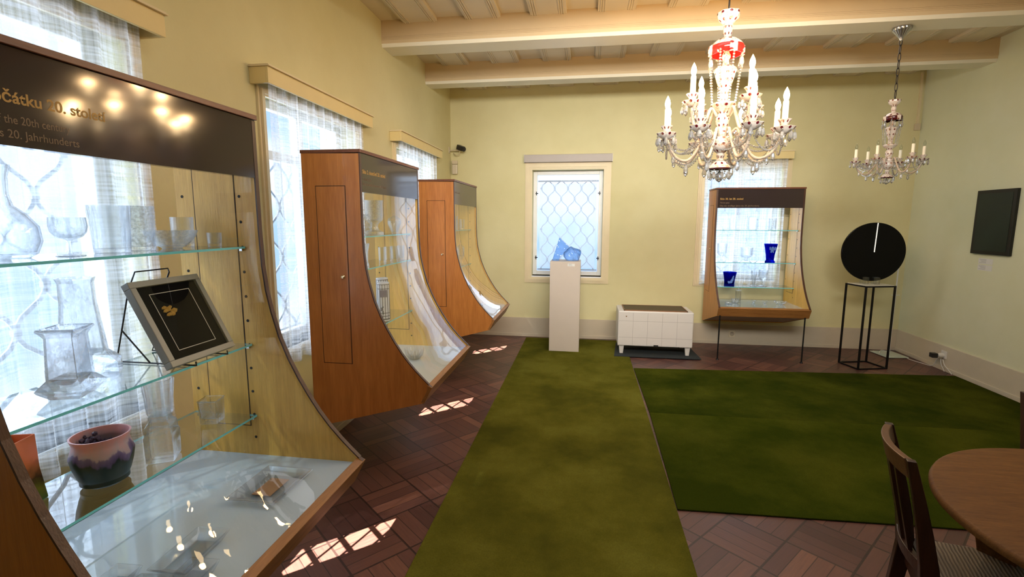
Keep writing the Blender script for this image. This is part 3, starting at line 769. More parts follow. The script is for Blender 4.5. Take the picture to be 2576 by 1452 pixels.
striped(at(.175, 3.37, z), .042, .285, 'white striped cylinder vase with ladder band, rear of the pair', 1)
o = MB()
for k in range(16):
    a = 2 * PI * k / 16; o.tube([(.025 * math.cos(a), .025 * math.sin(a), .004), (.055 * math.cos(a), .055 * math.sin(a), .035), (.070 * math.cos(a), .070 * math.sin(a), .078)], [.012, .010, .003], 6)
o.lathe([(0, 0), (.03, 0), (.035, .012), (0, .016)], 16)
tag(o.build('spiked_glass_bowl', M['crystal'], loc=at(.44, 3.285, .6164), smooth=True), 'spiky clear glass bowl lying on the middle case floor', 'bowl', GW)
# --- far left case
GW = 'glassware in the far left glass case'
z = 1.5052
for k, (d, y, r_, h) in enumerate(((.21, 5.30, .028, .15), (.22, 5.385, .026, .12), (.25, 5.46, .024, .115))):
    glass_obj('small_glass', 'clear glass on the far corner case top shelf, %s' % ('tallest of the three', 'middle of the three', 'shortest of the three')[k], 'glass', at(d, y, z), tumbler(r_ * .85, r_, h, .003), M['crystal'], group='three glasses in the far corner case')
o = thing('lidded_glass_cup', 'tall clear lidded cup on the lower shelf of the far corner case', 'cup', at(.25, 5.37, 1.1052), 0, GW)
MB().lathe(goblet(.042, .20, .8, .55), 24).build('cup_body', M['crystal'], o, smooth=True)
MB().lathe([(.042, .201), (.036, .215), (.012, .232), (.006, .25), (.010, .262), (.003, .285), (0, .288)], 24).build('lid', M['crystal'], o, smooth=True)
o = MB().ball((0, 0, .03), .03, 2, (1, 2.4, .8)).tube([(0, -.06, .035), (0, -.09, .06), (0, -.10, .085)], [.014, .008, .005], 8).tube([(0, .05, .03), (0, .10, .05)], [.02, .004], 8)
for v_ in o.b.verts: v_.co.z = max(v_.co.z, 0.0)
tag(o.build('glass_bird', M['crystal'], loc=at(.47, 5.40, .6164), smooth=True), 'small clear glass bird lying on the far corner case floor', 'figurine', GW)
# --- far wall case (local: u along the wall, d out from it)
GW = 'glassware in the far wall case'
def a4(u, d, z): return (CASE4_X + u, C4Y - d, z)
z = 1.5052
glass_obj('glass_beaker', 'narrow plain clear beaker on the top shelf of the case on legs', 'beaker', a4(.262, .15, z), tumbler(.040, .048, .14), M['crystal'], group=GW)
glass_obj('glass_beaker', 'broad plain clear beaker on the top shelf of the case on legs', 'beaker', a4(.492, .15, z), tumbler(.054, .062, .15), M['crystal'], group=GW)
glass_obj('glass_beaker', 'engraved clear beaker on the top shelf of the case on legs', 'beaker', a4(.722, .15, z), tumbler(.042, .045, .14), M['crystal_cut'], group=GW)
z = 1.1122
glass_obj('footed_glass_goblet', 'tall footed clear goblet on the shelf with the flaring blue vase', 'goblet', a4(.150, .17, z), goblet(.060, .225, .85, .62), M['crystal_cut'], group=GW)
glass_obj('footed_glass_goblet', 'short wide footed goblet beside the flaring blue vase', 'goblet', a4(.440, .17, z), goblet(.072, .175, .7, .66), M['crystal_cut'], group=GW)
o = thing('blue_glass_vase', 'tall flaring cobalt blue vase on the second shelf of the far wall case', 'vase', a4(.715, .17, z))
MB().lathe(hollow([(.056, 0), (.056, .010), (.044, .026), (.050, .09), (.062, .16), (.076, .225)], .006, .03), 28).build('vase_body', M['blue_glass'], o, smooth=True)
m = MB()
for k, (x_, zz, s_) in enumerate(((0, .15, .016), (-.024, .165, .012), (.024, .165, .012), (0, .175, .014), (-.012, .13, .009), (.012, .13, .009), (-.03, .18, .008), (.03, .18, .008))): m.ball((x_, -.060 - (zz - .13) * .2, zz), s_, 2, (1.1, .15, 1.4))
m.build('relief_motif', M['blue_motif'], o, smooth='all')
z = .8122
o = thing('blue_glass_beaker', 'short cobalt blue beaker with pale figure, third shelf of the far wall case', 'beaker', a4(.262, .16, z))
MB().lathe(hollow([(.060, 0), (.060, .014), (.058, .02), (.062, .08), (.072, .13), (.080, .17)], .006, .022), 28).build('beaker_body', M['blue_glass'], o, smooth=True)
m = MB()
for (x_, zz, s_) in ((.0, .05, .016), (.012, .07, .014), (.02, .09, .012), (.024, .11, .009), (-.02, .045, .014), (-.03, .055, .008), (.028, .122, .007)): m.ball((x_, -.064 - .002, zz), s_, 2, (1.2, .2, 1.1))
m.build('relief_motif', M['blue_motif'], o, smooth='all')
glass_obj('flute_vase', 'slim clear flute vase between the blue beaker and the stemmed goblet', 'vase', a4(.535, .20, z), hollow([(.045, 0), (.045, .004), (.014, .02), (.022, .08), (.032, .15), (.036, .20)], .004, .02), M['crystal'], group=GW)
glass_obj('stemmed_goblet', 'clear stemmed goblet beside the slim flute vase, below the blue vase', 'goblet', a4(.650, .17, z), goblet(.054, .205, .9, .55), M['crystal'], group=GW)
z = .6164
o = thing('glass_carafe', 'clear cylindrical carafe with ball stopper on the far wall case floor', 'carafe', a4(.345, .27, z), 0, GW)
MB().lathe(hollow([(.034, 0), (.036, .004), (.034, .06), (.033, .145)], .003, .03), 24).build('carafe_body', M['crystal'], o, smooth=True)
MB().lathe([(.036, .146), (.036, .152), (.008, .156), (.018, .168), (.022, .182), (.016, .196), (0, .202)], 20).build('stopper', M['crystal_soft'], o, smooth=True)
for k, (u_, d, r_, h, lab) in enumerate(((.205, .40, .042, .022, 'flat clear ashtray on the far wall case floor'), (.300, .31, .046, .050, 'small ringed glass pot between the ashtray and the carafe'),
                                         (.530, .27, .030, .030, 'small glass animal next to the carafe on the case floor'), (.640, .33, .034, .035, 'small tilted glass figure between the small and long glass animals'))):
    if k < 2: glass_obj('glass_ashtray' if k == 0 else 'ringed_glass_pot', lab, 'ashtray' if k == 0 else 'pot', a4(u_, d, z), hollow([(r_ * .7, 0), (r_, h * .4), (r_ * .95, h)], .008, .008), M['crystal_soft'], group=GW)
    else:
        m = MB().ball((0, 0, h * .45), h * .6, 2, (1.3, .8, .75)).ball((-.022, 0, h * .95), .011, 1).tube([(.02, 0, h * .6), (.034, 0, h * 1.2)], [.01, .003], 6)
        for v_ in m.b.verts: v_.co.z = max(v_.co.z, 0)
        tag(m.build('glass_figurine', M['crystal_soft'], loc=a4(u_, d, z), rot=(0, 0, k), smooth=True), lab, 'figurine', GW)
m = MB().ball((0, 0, .022), .022, 2, (2.4, .8, 1)).ball((-.06, 0, .038), .013, 1).tube([(-.045, 0, .03), (-.06, 0, .045)], .008, 6).tube([(.045, 0, .02), (.075, .01, .04)], [.012, .004], 6)
for v_ in m.b.verts: v_.co.z = max(v_.co.z, 0)
tag(m.build('glass_figurine', M['crystal_soft'], loc=a4(.80, .36, z), smooth=True), 'long reclining glass animal on the far wall case floor', 'figurine', GW)

# ------------------------------------------------------------------ carpets
def rug(poly, mat, label):
    m = MB().prism(poly, 2, 0, .010); return tag(m.build('carpet', [mat], bevel=.003), label, 'carpet', 'green carpets')
rug([(-.765, -1.2), (.527, -1.2), (.545, 6.585), (-.790, 6.585)], M['carpet_a'], 'long moss green runner carpet down the middle of the room')
rug([(.562, 4.075), (3.86, 4.13), (3.86, 5.60), (.548, 5.345)], M['carpet_b'], 'green carpet beside the runner, in front of the black disc stand')
rug([(.540, 2.655), (3.86, 2.76), (3.86, 4.127), (.562, 4.072)], M['carpet_c'], 'green carpet beside the runner, reaching under the round table')
# ------------------------------------------------------------------ plinth and glass sculpture
px, py = -.243, 6.09
o = thing('white_plinth', 'tall white plinth carrying the blue glass sculpture, on the runner', 'plinth', (px, py, .010))
MB().box((-.183, -.175, 0), (.183, .175, 1.112)).build('plinth_body', M['ped'], o, bevel=.003)
MB().box((.03, -.1764, 1.055), (.115, -.175, 1.088)).build('caption_card', M['card'], o)
m = MB()
for k in range(3): m.box((.04, -.1768, 1.062 + k * .009), (.085 - .01 * (k % 2), -.1764, 1.065 + k * .009))
m.build('caption_text', M['card_text'], o)
sc = thing('glass_sculpture', 'blue cast glass sculpture with pointed triangle and rough lump on the plinth', 'sculpture', (px, 6.07, 1.1225))
MB().prism([(-.165, 0), (-.080, .285), (.045, .165), (.02, .13), (-.02, .095), (-.07, .04), (-.085, 0)], 1, -.055, .065).build('triangle_block', M['ice_blue'], sc, bevel=.004)
m = MB(); bmesh.ops.create_icosphere(m.b, subdivisions=3, radius=.095, matrix=Matrix.Translation((.082, 0, .075)) @ Matrix.Diagonal((1.08, .75, .98, 1)))
rr = random.Random(3)
for v_ in m.b.verts:
    k = 1 + rr.uniform(-.05, .06) + .10 * math.sin(v_.co.x * 55 + v_.co.z * 31); v_.co = Vector((.082 + (v_.co.x - .082) * k, v_.co.y * k, max(0, .075 + (v_.co.z - .075) * k)))
m.build('rough_lump', M['ice_blue'], sc)

# ------------------------------------------------------------------ heater on its mat
tag(MB().prism([(.36, 5.79), (1.36, 5.80), (1.33, 6.46), (.42, 6.46)], 2, .0105, .0155).build('heater_mat', M['mat_grey']), 'dark slate grey mat on the floor under the white heater', 'mat')
for_z = .0165
h = thing('storage_heater', 'white enamel storage heater with dark brown top grill, beside the plinth', 'heater', (.838, 6.11, .0158))
MB().box((-.435, -.205, .100), (.435, .23, .525)).build('heater_body', M['heater'], h, bevel=.012)
m = MB()
for k in (-.26, -.09, .08, .25): m.box((k - .0015, -.2058, .115), (k + .0015, -.204, .505))
for zz in (.205, .405): m.box((-.425, -.2058, zz - .0015), (.425, -.204, zz + .0015))
m.build('panel_grooves', M['heater_groove'], h)
g = MB().box((-.36, -.165, .5245), (.36, .205, .533)).build('top_grill', M['grill'], h, bevel=.003)
MB().box((-.37, -.175, .524), (.37, -.165, .536)).box((-.37, -.175, .524), (-.36, .212, .536)).box((.36, -.175, .524), (.37, .212, .536)).box((-.37, .205, .524), (.37, .213, .536)).build('grill_rim', M['copper'], g)
for sx in (-1, 1):
    for yy in (-.16, .19):
        MB().prism([(sx * .385 - .030, .10), (sx * .385 + .030, .10), (sx * .385 + .020, 0), (sx * .385 - .020, 0)], 1, yy - .02, yy + .02).build('leg', M['heater'], h, bevel=.003)
MB().prism([(-.35, .468), (-.33, .468), (-.34, .450)], 1, -.2072, -.2055).build('emblem', plain('brown emblem', (.20, .10, .02), .5), h)
m = MB(); m.prism([(.015 + .05 * math.cos(a), .108 + .05 * math.sin(a)) for a in [PI * k / 12 for k in range(13)]], 1, -.2075, -.204)
m.build('latch_plate', M['heater'], h, bevel=.001)
MB().box((-.012, -.214, .108), (.042, -.206, .122)).build('latch_grip', M['black_plastic'], h, bevel=.002)

# ------------------------------------------------------------------ black disc on wire stand
sx, sy, sr = 3.105, 5.875, math.radians(14)
st = thing('wire_stand', 'slim black square wire stand carrying the black glass disc', 'stand', (sx, sy, 0), sr)
hw, hd, hz = .168, .138, .925
for a in (-1, 1):
    for b_ in (-1, 1): MB().box((a * hw - .008, b_ * hd - .008, 0), (a * hw + .008, b_ * hd + .008, hz)).build('leg', M['black_metal'], st)
for zz, nm in ((0, 'bottom_frame'), (hz - .016, 'top_frame')):
    m = MB()
    for b_ in (-1, 1): m.box((-hw + .008, b_ * hd - .007, zz), (hw - .008, b_ * hd + .007, zz + .015)).box((b_ * hw - .007, -hd + .008, zz), (b_ * hw + .007, hd - .008, zz + .015))
    m.build(nm, M['black_metal'], st)
MB().box((-hw + .006, -hd + .006, hz - .001), (hw - .006, hd - .006, hz + .005)).build('top_plate', plain('pale stand plate', (.75, .70, .58), .25), st)
dc = thing('black_glass_disc', 'round polished black glass disc with a white vertical slit', 'sculpture', (3.095, 5.87, .931))
cz, R = .350, .318
m = MB(); m.lathe([(0, -.012), (R - .003, -.012), (R, -.009), (R, .009), (R - .003, .012), (0, .012)], 72, mtx=Matrix.Translation((0, 0, cz)) @ Matrix.Rotation(PI / 2, 4, 'X'))
m.build('disc', M['black_gloss'], dc, smooth=True)
MB().box((-.010, -.0136, cz), (.0, -.0118, cz + R - .004), Matrix.Rotation(.03, 4, 'Y')).build('slit', plain('white slit', (.95, .95, .92), .4, Emission_Color=(1, 1, .96, 1), Emission_Strength=.5), dc)  # white strip with a glow added to it
for xx in (-.058, .052):
    MB().box((xx - .025, -.045, 0), (xx + .025, -.0125, .075)).box((xx - .025, .0125, 0), (xx + .025, .045, .075)).build('foot_block', M['crystal'], dc, bevel=.003)

# thin white stand in the corner, with its cord
ls = thing('post_stand', 'thin white post on a square pale glass base behind the wire stand', 'stand', (3.672, 6.41, 0), .12)
MB().box((-.125, -.15, .006), (.125, .15, .018)).box((-.105, -.13, .018), (.105, .13, .024)).build('base_plate', M['plate_glass'], ls, bevel=.003)
MB().tube([(0, 0, .024), (.0, 0, 1.26)], .007, 8).build('post', M['white_plastic'], ls)
MB().tube([(-.05, 0, .74), (.05, 0, .74)], .004, 6).build('crossbar', M['white_plastic'], ls)
for a in (-.1, .1):
    for b_ in (-.12, .12): MB().lathe([(0, 0), (.010, 0), (.010, .006), (0, .006)], 10, (a, b_, 0)).build('rubber_foot', M['black_plastic'], ls)
def smooth_pts(p, n=6):
    P_ = [Vector(q) for q in p]; out = []
    for i in range(len(P_) - 1):
        p0, p1, p2, p3 = P_[max(i - 1, 0)], P_[i], P_[i + 1], P_[min(i + 2, len(P_) - 1)]
        for k in range(n):
            t_ = k / n; out.append(.5 * ((2 * p1) + (p2 - p0) * t_ + (2 * p0 - 5 * p1 + 4 * p2 - p3) * t_ ** 2 + (3 * p1 - p0 - 3 * p2 + p3) * t_ ** 3))
    return out + [P_[-1]]
im = (Matrix.Translation((3.672, 6.41, 0)) @ Matrix.Rotation(.12, 4, 'Z')).inverted()
MB().tube([im @ p for p in smooth_pts([(3.56, 6.40, .030), (3.66, 6.53, .03), (3.76, 6.45, .006), (3.80, 6.32, .005), (3.795, 6.22, .005), (3.83, 6.10, .005), (3.875, 5.98, .01), (3.879, 5.92, .10), (3.874, 5.86, .145)])], .0045, 6).build('white_cord', M['white_plastic'], ls, smooth='all')
# wall socket with plugs on the right wall
so = thing('wall_socket', 'white wall socket with two plugs, below the dark wall picture', 'socket', (XR - .0165, 5.835, .175))
MB().box((-.010, -.042, -.042), (0, .042, .042)).build('face_plate', M['white_plastic'], so, bevel=.003)
pg = thing('white_adapter', 'white plug adapter pushed into the wall socket below the picture', 'plug', (XR - .027, 5.84, .165))
MB().lathe([(0, 0), (.024, 0), (.026, .03), (.018, .055), (0, .058)], 16, mtx=Matrix.Rotation(-PI / 2, 4, 'Y')).build('adapter_body', M['white_plastic'], pg, smooth=True)
pb = thing('black_charger', 'black charger plugged in beside the white adapter', 'plug', (XR - .086, 5.85, .165))
MB().box((-.055, -.03, -.028), (0, .03, .022)).build('charger_body', M['black_plastic'], pb, bevel=.005)
for k, (ya, yb_) in enumerate(((5.80, 5.655), (5.83, 5.76))):
    tag(MB().tube(smooth_pts([(XR - .05, ya, .128), (XR - .060, (ya * 2 + yb_) / 3, .08), (XR - .045, yb_ + .02, .02), (XR - .05, yb_, .006)]), .004, 6).build('plug_cord', M['white_plastic'], smooth='all'),
        ('longer thin white cord hanging from the white adapter to the carpet', 'shorter thin white cord hanging below the white adapter')[k], 'cord')
so = thing('wall_socket', 'white wall socket on the far wall under the case on legs', 'socket', (1.928, YF - .0165, .14))
MB().box((-.040, -.010, -.045), (.040, 0, .045)).build('face_plate', M['cream_plastic'], so, bevel=.003)
MB().lathe([(.020, 0), (.024, 0), (.024, .002), (.020, .002)], 20, mtx=Matrix.Translation((0, -.0102, 0)) @ Matrix.Rotation(PI / 2, 4, 'X'), closed=True).box((-.003, -.014, -.012), (.003, -.010, .016)).build('socket_rim', M['dark_wire'], so)

# picture and captions on the right wall
pc = thing('wall_picture', 'dark green panel in a black frame hanging on the pale green wall', 'picture', (XR + .0005, 5.415, 1.605))
MB().box((-.030, -.232, -.312), (0, .232, .312)).build('frame', M['picture_black'], pc, bevel=.004)
MB().box((-.032, -.198, -.278), (-.0295, .198, .278)).build('canvas', M['teal_picture'], pc)
for k, zz in enumerate((1.222, 1.158)):
    o = thing('caption_card', ('upper small white caption card under the dark wall picture', 'lower small white caption card under the dark wall picture')[k], 'caption card', (XR + .0005, 5.475, zz), 0, 'caption cards')
    MB().box((-.002, -.088, -.028), (0, .088, .028)).build('card', M['card'], o)
    m = MB()
    for j in range(4): m.box((-.0026, -.01, .016 - j * .011), (-.002, .075 - .012 * (j % 3), .019 - j * .011))
    m.build('card_text', M['card_text'], o)

# security camera, motion sensor, cable conduit
cm = thing('security_camera', 'small black security camera on a bracket above the corner glass case', 'camera', (XL + .01, YF - .09, 2.545))
MB().box((-.010, -.02, -.035), (.002, .02, .045)).build('wall_plate', M['cream_plastic'], cm)
MB().tube([(0, 0, 0), (.14, -.01, 0)], .007, 8).build('bracket', M['cream_plastic'], cm)
MB().tube(smooth_pts([(.04, .05, -.03), (.09, .01, -.065), (.14, -.02, -.05), (.145, -.03, -.01)]), .005, 6).build('cable', M['cream_plastic'], cm)
mt = Matrix.Translation((.160, -.03, .025)) @ Matrix.Rotation(-.65, 4, 'Z') @ Matrix.Rotation(.35, 4, 'Y')
MB().box((-.055, -.034, -.030), (.060, .034, .034), mt).build('camera_body', M['black_plastic'], cm, bevel=.010)
MB().lathe([(0, 0), (.030, 0), (.030, .02), (0, .022)], 20, mtx=mt @ Matrix.Translation((.058, 0, .002)) @ Matrix.Rotation(PI / 2, 4, 'Y')).build('lens_hood', M['black_plastic'], cm, smooth=True)
ms = thing('motion_sensor', 'cream motion sensor box below the security camera', 'sensor', (XL + .062, YF + .0005, 2.325))
MB().box((-.038, -.045, .045), (.038, 0, .095)).build('sensor_top', M['cream_plastic'], ms, bevel=.005)
MB().box((-.038, -.050, -.09), (.038, 0, .043)).build('sensor_lens', plain('pale sensor lens', (.62, .54, .40), .4), ms, bevel=.010)
cd = thing('cable_conduit', 'cream cable conduit behind the smaller chandelier ending in a small box', 'conduit', (3.862, YF, 2.72))
MB().box((-.012, -.020, .045), (.012, 0, 1.08 - .45)).build('pipe', M['trim'], cd)
MB().box((-.03, -.03, -.03), (.03, 0, .045)).build('junction_box', M['cream_plastic'], cd, bevel=.004)

# ------------------------------------------------------------------ round table and chairs
TX, TY, TR = 1.655, 1.485, .556
tb = thing('round_table', 'round brown wooden table with two chairs', 'table', (TX, TY, 0))
MB().lathe([(0, .718), (TR - .012, .718), (TR - .002, .724), (TR, .736), (TR - .004, .746), (TR - .012, .750), (0, .750)], 96).build('tabletop', M['table'], tb, smooth=True)
for k in range(4):
    a = math.radians(128 + 90 * k); mt = Matrix.Rotation(a, 4, 'Z')
    m = MB(); nn = 8
    for j in range(nn):
        z0, z1 = .718 * j / nn, .718 * (j + 1) / nn
        f0 = .28 + .14 * (abs(z0 / .718 - .35)) ** 1.1; f1 = .28 + .14 * (abs(z1 / .718 - .35)) ** 1.1
        v8 = [mt @ Vector(p) for p in ((f0, -.035, z0), (f0 + .10, -.035, z0), (f0 + .10, .035, z0), (f0, .035, z0), (f1, -.035, z1), (f1 + .10, -.035, z1), (f1 + .10, .035, z1), (f1, .035, z1))]
        V = [m.b.verts.new(p) for p in v8]
        for q in ((0, 1, 5, 4), (1, 2, 6, 5), (2, 3, 7, 6), (3, 0, 4, 7)): m._f([V[i] for i in q])
        if j == 0: m._f([V[i] for i in (3, 2, 1, 0)])
        if j == nn - 1: m._f([V[i] for i in (4, 5, 6, 7)])
    bmesh.ops.remove_doubles(m.b, verts=m.b.verts, dist=1e-4)
    m.build('leg', M['table'], tb, bevel=.004)
m = MB()
for k in range(4):
    a0, a1 = math.radians(128 + 90 * k), math.radians(218 + 90 * k)
    p0, p1 = Vector((math.cos(a0) * .40, math.sin(a0) * .40)), Vector((math.cos(a1) * .40, math.sin(a1) * .40))
    d = (p1 - p0).normalized(); n_ = Vector((-d.y, d.x)) * .011
    q0, q1 = p0 + d * .06, p1 - d * .06
    m.prism([tuple(q0 - n_), tuple(q1 - n_), tuple(q1 + n_), tuple(q0 + n_)], 2, .640, .718)
m.build('apron', M['table'], tb)
def chair(loc, rz, label):
    # local: +x is the facing direction, seat z .46, back top .88; origin under the back's middle
    r = thing('dining_chair', label, 'chair', loc, rz, 'dark wooden dining chairs')
    W2 = .158; SD = .40
    bow = lambda s_: -.034 * (1 - (s_ / W2) ** 2)
    def postx(z): return .0 - .085 * max(0, (z - .44) / .44) ** 1.35 - (.05 * (1 - z / .44) if z < .44 else 0)
    for s_ in (-1, 1):
        m = MB(); zs = [0, .15, .3, .44, .55, .66, .77, .880]; V = None
        for z_ in zs:
            x_ = postx(z_); w_ = .018 - .006 * max(0, z_ - .5) / .36; dd = .026 if z_ > .4 else .022; dd *= 1 - .50 * max(0, (z_ - .5)) / .36
            ring = [m.b.verts.new(p) for p in ((x_ - dd, s_ * W2 - w_, z_), (x_ + dd, s_ * W2 - w_, z_), (x_ + dd, s_ * W2 + w_, z_), (x_ - dd, s_ * W2 + w_, z_))]
            if V:
                for i in range(4): m._f([V[i], V[(i + 1) % 4], ring[(i + 1) % 4], ring[i]])
            else: m._f(ring[::-1])
            V = ring
        m._f(V); m.build('back_leg', M['chair'], r, bevel=.003)
        m = MB(); m.prism([(s_ * (W2 + .034) - .020, SD - .03), (s_ * (W2 + .034) + .020, SD - .03), (s_ * (W2 + .034) + .020, SD + .012), (s_ * (W2 + .034) - .020, SD + .012)], 2, 0, .43)
        for v_ in m.b.verts: v_.co.x, v_.co.y = v_.co.y, v_.co.x
        m.build('front_leg', M['chair'], r, bevel=.003)
    # curved top rail
    def curved(z0, z1, t_, name, x0_, mat, taper=0.):
        m = MB(); n_ = 12; prev = None
        for k in range(n_ + 1):
            s_ = -W2 + .010 + (2 * W2 - .020) * k / n_; b_ = bow(s_) if abs(s_) < W2 else 0
            xa, xb = postx(z0) + b_, postx(z1) + b_
            ring = [m.b.verts.new(p) for p in ((xa - t_, s_, z0), (xa + t_, s_, z0), (xb + t_, s_, z1), (xb - t_, s_, z1))]
            if prev:
                for i in range(4): m._f([prev[i], prev[(i + 1) % 4], ring[(i + 1) % 4], ring[i]])
            else: m._f(ring[::-1])
            prev = ring
        m._f(prev); return m.build(name, mat, r, bevel=.003)
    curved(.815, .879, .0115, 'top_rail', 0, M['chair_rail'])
    curved(.50, .545, .011, 'lower_rail', 0, M['chair'])
    for s_ in (-.065, 0, .065):
        m = MB(); V = None
        for k in range(9):
            z_ = .53 + .33 * k / 8; x_ = postx(z_) + bow(s_) - .004 * math.sin(PI * k / 8)
            ring = [m.b.verts.new(p) for p in ((x_ - .006, s_ - .015, z_), (x_ + .006, s_ - .015, z_), (x_ + .006, s_ + .015, z_), (x_ - .006, s_ + .015, z_))]
            if V:
                for i in range(4): m._f([V[i], V[(i + 1) % 4], ring[(i + 1) % 4], ring[i]])
            else: m._f(ring[::-1])
            V = ring
        m._f(V); m.build('back_slat', M['chair'], r)
    m = MB(); poly = []
    for k in range(9): 
        a = -PI / 2 + PI * k / 8; poly.append((SD - .03 + .05 * math.cos(a), (W2 + .025) * math.sin(a) / 1.0))
    poly = [(.02, -W2 + .0), (SD - .04, -W2 - .055)] + [(SD + .03 * math.cos(a), (W2 + .055) * math.sin(a)) for a in [-1.2 + 2.4 * k / 8 for k in range(9)]] + [(SD - .04, W2 + .055), (.02, W2)]
    m.prism(poly, 2, .435, .470); m.build('seat_cushion', M['fabric'], r, bevel=.012)
    m = MB()
    m.box((.0, -W2 + .018, .375), (.018, W2 - .018, .435)).box((SD - .02, -W2, .375), (SD, W2, .435)).box((.0, -W2 - .008, .375), (SD, -W2 + .010, .435)).box((.0, W2 - .010, .375), (SD, W2 + .008, .435))
    m.build('seat_rail', M['chair'], r)
    return r
chair((1.130, 1.700, 0), math.radians(-19), 'dark wooden chair with woven beige seat pushed under the round table')
chair((2.035, 2.24, 0), math.radians(-92), 'dark wooden chair across the round table, showing only its back')

# ------------------------------------------------------------------ chandeliers
def pendant_mesh():
    m = MB(); m.lathe([(0, 0), (.007, -.007), (.010, -.022), (.0085, -.032), (0, -.042)], 6, flute=0).lathe([(0, .012), (.005, .006), (0, .001)], 6)
    o = m.build('pendant', M['pendant']); return o
def chandelier(loc, zt, S_, lit, n_low, a_low, r_low, n_up, a_up, r_up, label, rose):
    # loc: x, y; zt = height of the beam underside; everything below scaled by S_ from the crown cup
    top = 2.848 if lit else 2.587
    r = thing('chandelier', label, 'chandelier', (loc[0], loc[1], top), 0, 'crystal chandeliers')
    P_ = lambda l: [(a * S_, b_ * S_) for a, b_ in l]
    def ln(name, prof, mat, seg=28, flute=0., nfl=8):
        return MB().lathe(P_(prof), seg, flute=flute, nfl=nfl).build(name, mat, r, smooth=True)
    por = M['porcelain']
    # chain
    m = MB(); n = int((zt - top - .05) / .055 / (1 if lit else 1)); L_ = (zt - top - .04) / max(n, 1)
    for k in range(n):
        zc = .02 + L_ * (k + .5); ring = []
        for j in range(13):
            a = 2 * PI * j / 12; p = (math.cos(a) * .010, 0, math.sin(a) * L_ * .60) if k % 2 else (0, math.cos(a) * .010, math.sin(a) * L_ * .60)
            ring.append((p[0], p[1], zc + p[2]))
        m.tube(ring, .0032, 6, cap=False)
    m.tube([(0, 0, -.02), (0, 0, .03)], .006, 8)
    m.build('chain', M['chain'], r, smooth='all')
    if rose: MB().lathe([(0, 0), (.064, -.002), (.066, -.012), (.058, -.025), (.026, -.065), (.014, -.085), (.010, -.10), (0, -.104)], 40, flute=.04, nfl=20).build('ceiling_rose', M['silver'], r, loc=(0, 0, zt - top), smooth=True)
    else: MB().lathe([(0, 0), (.05, 0), (.05, -.012), (.012, -.03), (0, -.03)], 24).build('ceiling_rose', M['chain'], r, loc=(0, 0, zt - top), smooth=True)
    ln('crown_cup', [(0, -.004), (.055, .002), (.062, .010), (.064, -.002), (.058, -.025), (.040, -.045), (.026, -.058), (.030, -.062), (.024, -.070), (0, -.070)], por, 32, .05)
    ln('neck', [(0, -.070), (.022, -.072), (.027, -.085), (.026, -.095), (.024, -.105), (.027, -.112), (.020, -.128), (.024, -.136), (0, -.136)], por)
    dm = ln('dome_canopy', [(0, -.134), (.030, -.137), (.062, -.150), (.085, -.170), (.096, -.186), (.092, -.188), (.06, -.165), (0, -.15)], por, 32)
    ln('dome_band', [(.096, -.186), (.101, -.200), (.096, -.222), (.088, -.236), (.084, -.236), (.090, -.205), (.090, -.188)], M['ruby'] if lit else M['ruby_dark'], 32)
    for k in range(4):
        a = 2 * PI * k / 4 + .15
        MB().box((.095 * S_, -.022 * S_, -.240 * S_), (.104 * S_, .022 * S_, -.184 * S_), Matrix.Rotation(a, 4, 'Z')).build('band_medallion', por, r, bevel=.002)
    ln('upper_stem', [(0, -.20), (.012, -.21), (.024, -.235), (.026, -.25), (.016, -.268), (.022, -.29), (.034, -.315), (.030, -.318), (0, -.318)], por)
    ln('baluster_vase', [(0, -.300), (.050, -.305), (.064, -.318), (.066, -.330), (.060, -.338), (.056, -.36), (.046, -.395), (.034, -.425), (.026, -.445), (.024, -.52), (0, -.52)], por, 32)
    ln('middle_dish', [(0, -.50), (.030, -.51), (.070, -.520), (.074, -.530), (.060, -.548), (.034, -.565), (.026, -.580), (0, -.580)], por, 32, .04)
    ln('bulb_stem', [(0, -.575), (.024, -.578), (.038, -.595), (.042, -.615), (.036, -.650), (.026, -.675), (.030, -.690), (0, -.690)], por)
    ln('arm_hub', [(0, -.685), (.050, -.690), (.056, -.705), (.052, -.720), (.058, -.728), (.060, -.745), (.064, -.765), (.056, -.790), (.036, -.808), (.022, -.82), (0, -.82)], por, 32)
    ln('lower_stem', [(0, -.815), (.020, -.820), (.026, -.834), (.018, -.85), (.024, -.865), (0, -.866)], por)
    ln('bottom_bell', [(0, -.862), (.022, -.866), (.044, -.880), (.060, -.900), (.066, -.912), (.062, -.914), (.03, -.89), (0, -.885)], por, 32, .04)
    MB().lathe(P_([(.061, -.9135), (.067, -.9125), (.066, -.920), (.060, -.9185)]), 32, closed=True).build('bell_rim', M['ruby_dark'], r, smooth=True)
    pm = pendant_mesh(); first = [True]
    def pend(parent, x, y, z, s_=1.):
        if first[0]: pm.parent = parent; pm.location = (x, y, z); pm.scale = (s_,) * 3; first[0] = False; return pm
        return inst(pm, parent, (x, y, z), (0, 0, random.uniform(0, 3)), s_)
    for k in range(8):
        a = 2 * PI * k / 8; pend(r, .060 * S_ * math.cos(a), .060 * S_ * math.sin(a), -.935 * S_, 1.1 * S_ + .1)
    MB().lathe(P_([(0, -.915), (.006, -.93), (.020, -.955), (.024, -.972), (.016, -.99), (0, -1.0)]), 10).build('end_drop', M['pendant'], r)
    for k in range(6):
        a = 2 * PI * k / 6 + .3; pend(r, .098 * S_ * math.cos(a), .098 * S_ * math.sin(a), -.262 * S_, 1.5 * S_)
